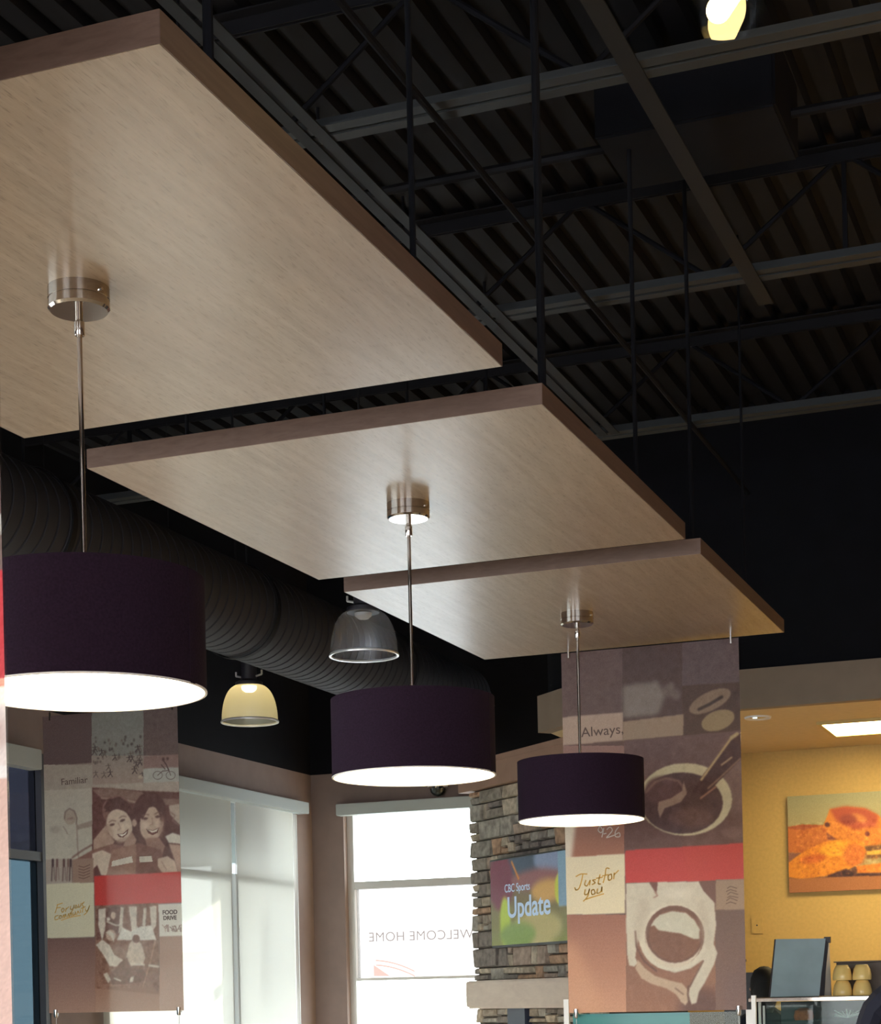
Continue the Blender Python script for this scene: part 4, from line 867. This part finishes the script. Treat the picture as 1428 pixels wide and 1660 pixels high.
A.poly([(1340, 1350), (1358, 1362), (1342, 1362)], (130, 64, 40), 2); A.poly([(1400, 1372), (1440, 1368), (1440, 1390), (1405, 1392)], (120, 80, 40), 3); A.poly([(1405, 1380), (1440, 1376), (1440, 1385), (1405, 1386)], (226, 170, 60), 2)
A.poly([(1276, 1400), (1300, 1382), (1335, 1365), (1370, 1360), (1398, 1364), (1404, 1380), (1396, 1398), (1372, 1412), (1340, 1420), (1300, 1426), (1278, 1422)], (226, 138, 22), 2)
A.ell(1352, 1376, 24, 12, (232, 160, 24), rot=-14, soft=4); A.ell(1385, 1386, 18, 18, (204, 104, 30), soft=5, alpha=.8); A.ell(1318, 1392, 22, 7, (204, 92, 24), rot=-10, soft=4, alpha=.8)
A.poly([(1388, 1404), (1440, 1398), (1440, 1414), (1390, 1416)], (226, 130, 30), 2); A.poly([(1340, 1420), (1372, 1408), (1386, 1416), (1440, 1416), (1440, 1420), (1372, 1424)], (66, 34, 26), 3)
for k in range(260):
    x, yy = random.uniform(1276, 1436), random.uniform(1340, 1424)
    A.ell(x, yy, 1.4, 1.2, random.choice([(186, 84, 24), (240, 176, 60), (160, 70, 26)]), soft=1, alpha=.45)
A.mottle(1290, 1335, 1440, 1424, 9, 6); A.poly([(1270, 1425), (1520, 1416), (1520, 1470), (1270, 1470)], (172, 108, 56), 2)
A.mesh('print', printmat('picture_print', .5), pc, y=-.003)
MB().box(0, 1.045, -.0025, .028, 0, .725).build('canvas', PM['shelfdark'], pc)
# wall plate
ol = thing('wall_plate', (-2.80, YK, EYE + .49), 'blank ochre wall plate on the kitchen wall beside the banner', 'wall plate')
MB().box(-.045, .045, -.008, 0, -.065, .065).build('plate', PM['yellow'], ol, bevel=.003)
MB().rod((0, -.011, 0), (0, -.006, 0), .006, 10).build('screw', PM['dark'], ol)

# pastry case
CZ = EYE - .045; cy = 10.55
pcs = thing('pastry_case', (-2.15, cy, 0), 'glass fronted pastry display case with a steel top at lower right', 'display case', rz=0.0)
MB().box(.02, 2.2, -.15, .75, CZ - .022, CZ).build('top', PM['shelfdark'], pcs, label='dark case top with steel front edge')
MB().box(.02, 2.2, -.158, -.15, CZ - .022, CZ - .004).build('front_edge', PM['nickel'], pcs)
MB().box(.03, .055, -.14, -.115, .9, CZ - .022).build('corner_post', PM['dark'], pcs)
MB().box(.075, .090, -.16, -.145, .9, CZ - .024).build('corner_post', PM['frame'], pcs)
MB().box(.100, .112, -.16, -.148, .9, CZ - .045).build('corner_post', PM['frame'], pcs)
MB().box(.11, 2.18, -.14, -.135, .9, CZ - .024).build('front_glass', PM['caseglass'], pcs)
MB().box(.03, 2.2, -.15, .75, 0, .9).build('base_cabinet', PM['dark'], pcs)
MB().box(.06, 2.18, .6, .62, .9, CZ - .03).build('back_panel', PM['dark'], pcs)
MB().box(.06, 2.18, 0, .6, CZ - .14, CZ - .135).build('shelf', PM['caseglass'], pcs)
tag(MB().lathe([(0, 0), (.05, 0), (.058, .02), (.05, .055), (.02, .07), (0, .07)], 20).build('muffin', mat('orange_pastry', (.55, .13, .04), .7, noise=.3, nscale=40), smooth=True, loc=(-1.87, cy + .12, CZ - .134)), 'orange brown pastry inside the display case below the steel stand', 'pastry')
bw = MB()
for i in range(26):
    a = random.uniform(0, 2 * PI); r = random.uniform(.02, .09); bw.rod((0, 0, .01), (r * math.cos(a) * 1.6, r * math.sin(a) * .6, random.uniform(.02, .06)), .003, 5)
tag(bw.build('crumpled_film', PM['white_plastic'], loc=(-1.62, cy + .1, CZ - .134)), 'crumpled clear film inside the display case', 'wrapper')

# sloped steel stand on the case
ws = thing('display_stand', (0, 0, CZ + .003), 'sloped brushed steel stand on top of the pastry case', 'display stand')
A_ = Vector((-2.021, 10.47, 0)); B_ = Vector((-1.762, 10.565, 0)); Cc = Vector((-2.0, 10.56, .328)); Dd = Vector((-1.735, 10.66, .326)); E_ = Vector((-1.712, 10.68, 0)); G_ = Vector((-1.98, 10.585, 0))
nrm = (B_ - A_).cross(Cc - A_).normalized() * .012
if nrm.y > 0: nrm = -nrm
MB().hexa([A_, B_, Dd, Cc], [p - nrm for p in (A_, B_, Dd, Cc)]).build('front_plate', PM['steel'], ws)
MB().hexa([B_ + nrm * .1, B_ + Vector((.024, .012, 0)), Dd + Vector((.012, .006, 0)), Dd + Vector((-.006, 0, 0)) + nrm * .1], [p + Vector((0, .012, 0)) for p in (B_, B_ + Vector((.024, .012, 0)), Dd + Vector((.012, .006, 0)), Dd)]).build('edge_strip', PM['dark'], ws)
MB().hexa([A_ + Vector((-.01, 0, 0)), A_, Cc, Cc + Vector((-.008, 0, 0))], [p + Vector((0, .015, 0)) for p in (A_ + Vector((-.01, 0, 0)), A_, Cc, Cc + Vector((-.008, 0, 0)))]).build('edge_strip', PM['dark'], ws)
MB().hexa([B_ + Vector((.02, .02, .0)), E_, Dd + Vector((.018, .01, 0))], [B_ + Vector((.015, .03, 0)), E_ + Vector((-.005, .01, 0)), Dd + Vector((.013, .02, 0))]).build('side_plate', PM['white_plastic'], ws)
MB().hexa([G_, E_, Dd, Cc], [p + Vector((0, .01, 0)) for p in (G_, E_, Dd, Cc)]).build('back_plate', PM['steel'], ws)
MB().box(-1.745, -1.71, 10.66, 10.69, .30, .335).build('latch', PM['dark'], ws)
# stacked cups
cw = MB().lathe([(0, .0), (.052, .0), (.054, .006), (.053, .03), (.046, .062), (.034, .084), (.030, .086), (.030, .082), (0, .082)], 24)
first = None
info = [(-1.640, 0, 'left hand stack, lower'), (-1.640, 1, 'left hand stack, upper'), (-1.530, 0, 'right hand stack, lower'), (-1.530, 1, 'right hand stack, upper')]
cw_o = None
for x, lvl, who in info:
    if cw_o is None:
        cw_o = cw.build('cup', PM['ceramic'], smooth=True); o = cw_o
    else:
        o = cw_o.copy(); C.objects.link(o)
    o.location = (x, 10.62, CZ + .001 + lvl * .0875)
    tag(o, 'cream cup upside down on the pastry case, %s of the two' % who, 'cup', 'cream cups on the pastry case')
tag(MB().box(-1.70, -.9, 10.80, 10.83, CZ + .001, CZ + .19).box(-1.70, -.9, 10.70, 10.83, CZ + .19, CZ + .197).build('shelf_back', PM['shelfdark']), 'dark brown shelf back behind the stacked cream cups', 'shelf')
tag(MB().lathe([(0, 0), (.02, 0), (.022, .07), (.03, .075), (.03, .09), (0, .1)], 14).build('grinder_knob', PM['dark'], smooth=True, loc=(-2.62, 12.6, EYE + .12)), 'small dark knob at the edge of the banner against the ochre wall', 'knob')
tag(MB().box(-2.72, -2.5, 12.45, 12.75, 0, EYE + .119).build('coffee_machine', PM['dark'], bevel=.01), 'tall dark machine behind the coffee banner, only its knob showing', 'machine')

# ------------------------------------------------------------------ people, mostly hidden
def clothed(name, col, neck, wrist):
    # cloth below the neckline, bare skin at the neck and on the hands
    m = mat(name, col, .9); t = m.node_tree; b = t.nodes['Principled BSDF']
    tx = t.nodes.new('ShaderNodeTexCoord'); sp_ = t.nodes.new('ShaderNodeSeparateXYZ'); t.links.new(tx.outputs['Object'], sp_.inputs[0])
    g = t.nodes.new('ShaderNodeMath'); g.operation = 'GREATER_THAN'; g.inputs[1].default_value = neck; t.links.new(sp_.outputs['Z'], g.inputs[0])
    h = t.nodes.new('ShaderNodeMath'); h.operation = 'LESS_THAN'; h.inputs[1].default_value = -wrist; t.links.new(sp_.outputs['Y'], h.inputs[0])
    z = t.nodes.new('ShaderNodeMath'); z.operation = 'GREATER_THAN'; z.inputs[1].default_value = .6; t.links.new(sp_.outputs['Z'], z.inputs[0])
    k = t.nodes.new('ShaderNodeMath'); k.operation = 'MULTIPLY'; t.links.new(h.outputs[0], k.inputs[0]); t.links.new(z.outputs[0], k.inputs[1])
    a = t.nodes.new('ShaderNodeMath'); a.operation = 'MAXIMUM'; t.links.new(g.outputs[0], a.inputs[0]); t.links.new(k.outputs[0], a.inputs[1])
    mx = t.nodes.new('ShaderNodeMix'); mx.data_type = 'RGBA'; mx.inputs['A'].default_value = tuple(col) + (1,); mx.inputs['B'].default_value = (.5, .3, .22, 1)
    t.links.new(a.outputs[0], mx.inputs['Factor']); t.links.new(mx.outputs['Result'], b.inputs['Base Color']); return m
def person(loc, rz, h, cloth, hairm, label, parts):
    t = thing('person', loc, label, 'person', rz=rz); k = h / 1.75
    J = {'pel': ((0, 0, .95), .135), 'wst': ((0, 0, 1.08), .125), 'cst': ((0, .01, 1.28), .155), 'nkb': ((0, .0, 1.44), .085), 'nk': ((0, .0, 1.52), .055), 'hd0': ((0, -.01, 1.58), .07)}
    order = ['pel', 'wst', 'cst', 'nkb', 'nk', 'hd0']; V = [J[n][0] for n in order]; Rr = [J[n][1] for n in order]; E = [(i, i + 1) for i in range(5)]
    def chain(start, pts):
        prev = start
        for p, r in pts: V.append(p); Rr.append(r); E.append((prev, len(V) - 1)); prev = len(V) - 1
        return prev
    for s in (-1, 1):
        chain(0, [((s * .10, 0, .88), .095), ((s * .11, -.01, .48), .062), ((s * .115, .01, .09), .042), ((s * .12, -.13, .035), .035)])
        hnd = chain(3, [((s * .12, 0, 1.42), .085), ((s * .20, 0, 1.38), .066), ((s * .25, .02, 1.10), .042), ((s * .22, -.16, .95), .033), ((s * .20, -.25, .95), .028)])
        for q in range(4): chain(hnd, [((s * (.17 + q * .02), -.285, .952), .0095), ((s * (.17 + q * .02), -.33 + abs(q - 1.5) * .008, .94), .008)])
        chain(hnd, [((s * .165, -.25, .955), .010), ((s * .155, -.28, .95), .009)])
    me = bpy.data.meshes.new('body'); me.from_pydata([tuple(c * k for c in p) for p in V], E, []); me.update()
    o = bpy.data.objects.new('body', me); C.objects.link(o); o.parent = t
    sk = o.modifiers.new('skin', 'SKIN'); 
    for i, r in enumerate(Rr): me.skin_vertices[0].data[i].radius = (r * k, r * k * .8)
    me.skin_vertices[0].data[0].use_root = True
    o.modifiers.new('sub', 'SUBSURF').render_levels = 1; me.materials.append(cloth)
    hz = 1.655 * k
    hb = MB(); pr = [(.001, -.115), (.04, -.11), (.062, -.08), (.072, -.03), (.078, .02), (.074, .06), (.055, .098), (.025, .115), (.001, .12)]
    hb.lathe([(r * k, z * k) for r, z in pr], 28, (0, -.01, hz)); hb.rod((0, -.08 * k, hz + .01), (0, -.105 * k, hz - .02), .008, 8, .014)
    for s in (-1, 1): hb.rod((s * .074 * k, 0, hz - .02), (s * .088 * k, .01, hz), .014, 8, .018)
    hb.build('head', PM['skin'], t, smooth=True)
    for s in (-1, 1): MB().lathe([(.001, -.011), (.011, 0), (.001, .011)], 12, (s * .03 * k, -.082 * k, hz + .005)).build('eye', PM['white_plastic'], t, smooth=True)
    MB().rod((-.022, -.075 * k, hz - .055), (.022, -.075 * k, hz - .055), .005, 8).build('mouth', mat('lips', (.4, .15, .13), .5), t)
    hr = MB().lathe([(.093 * k, -.05), (.098 * k, .0), (.094 * k, .06), (.07 * k, .11), (.03 * k, .132), (.001, .136)], 32, (0, .015, hz)); hr.build('hair', hairm, t, smooth=True)
    hr2 = MB().lathe([(.05 * k, -.16), (.075 * k, -.10), (.09 * k, -.02), (.06, .04), (.001, .05)], 24, (0, .045, hz)); hr2.build('hair', hairm, t, smooth=True)
    return t
person((-2.30, 11.72, 0), PI + .3, 1.60, clothed('navy_top', (.008, .009, .02), 1.40, .235), PM['hair'], 'person with dark hair behind the pastry case, hidden by banner and steel stand', 0)
person((-.80, 7.18, 0), PI + .2, 1.80, clothed('navy_jacket', (.008, .009, .02), 1.575, .26), PM['hair'], 'person in dark navy top at the lower right corner, shoulder showing', 0)
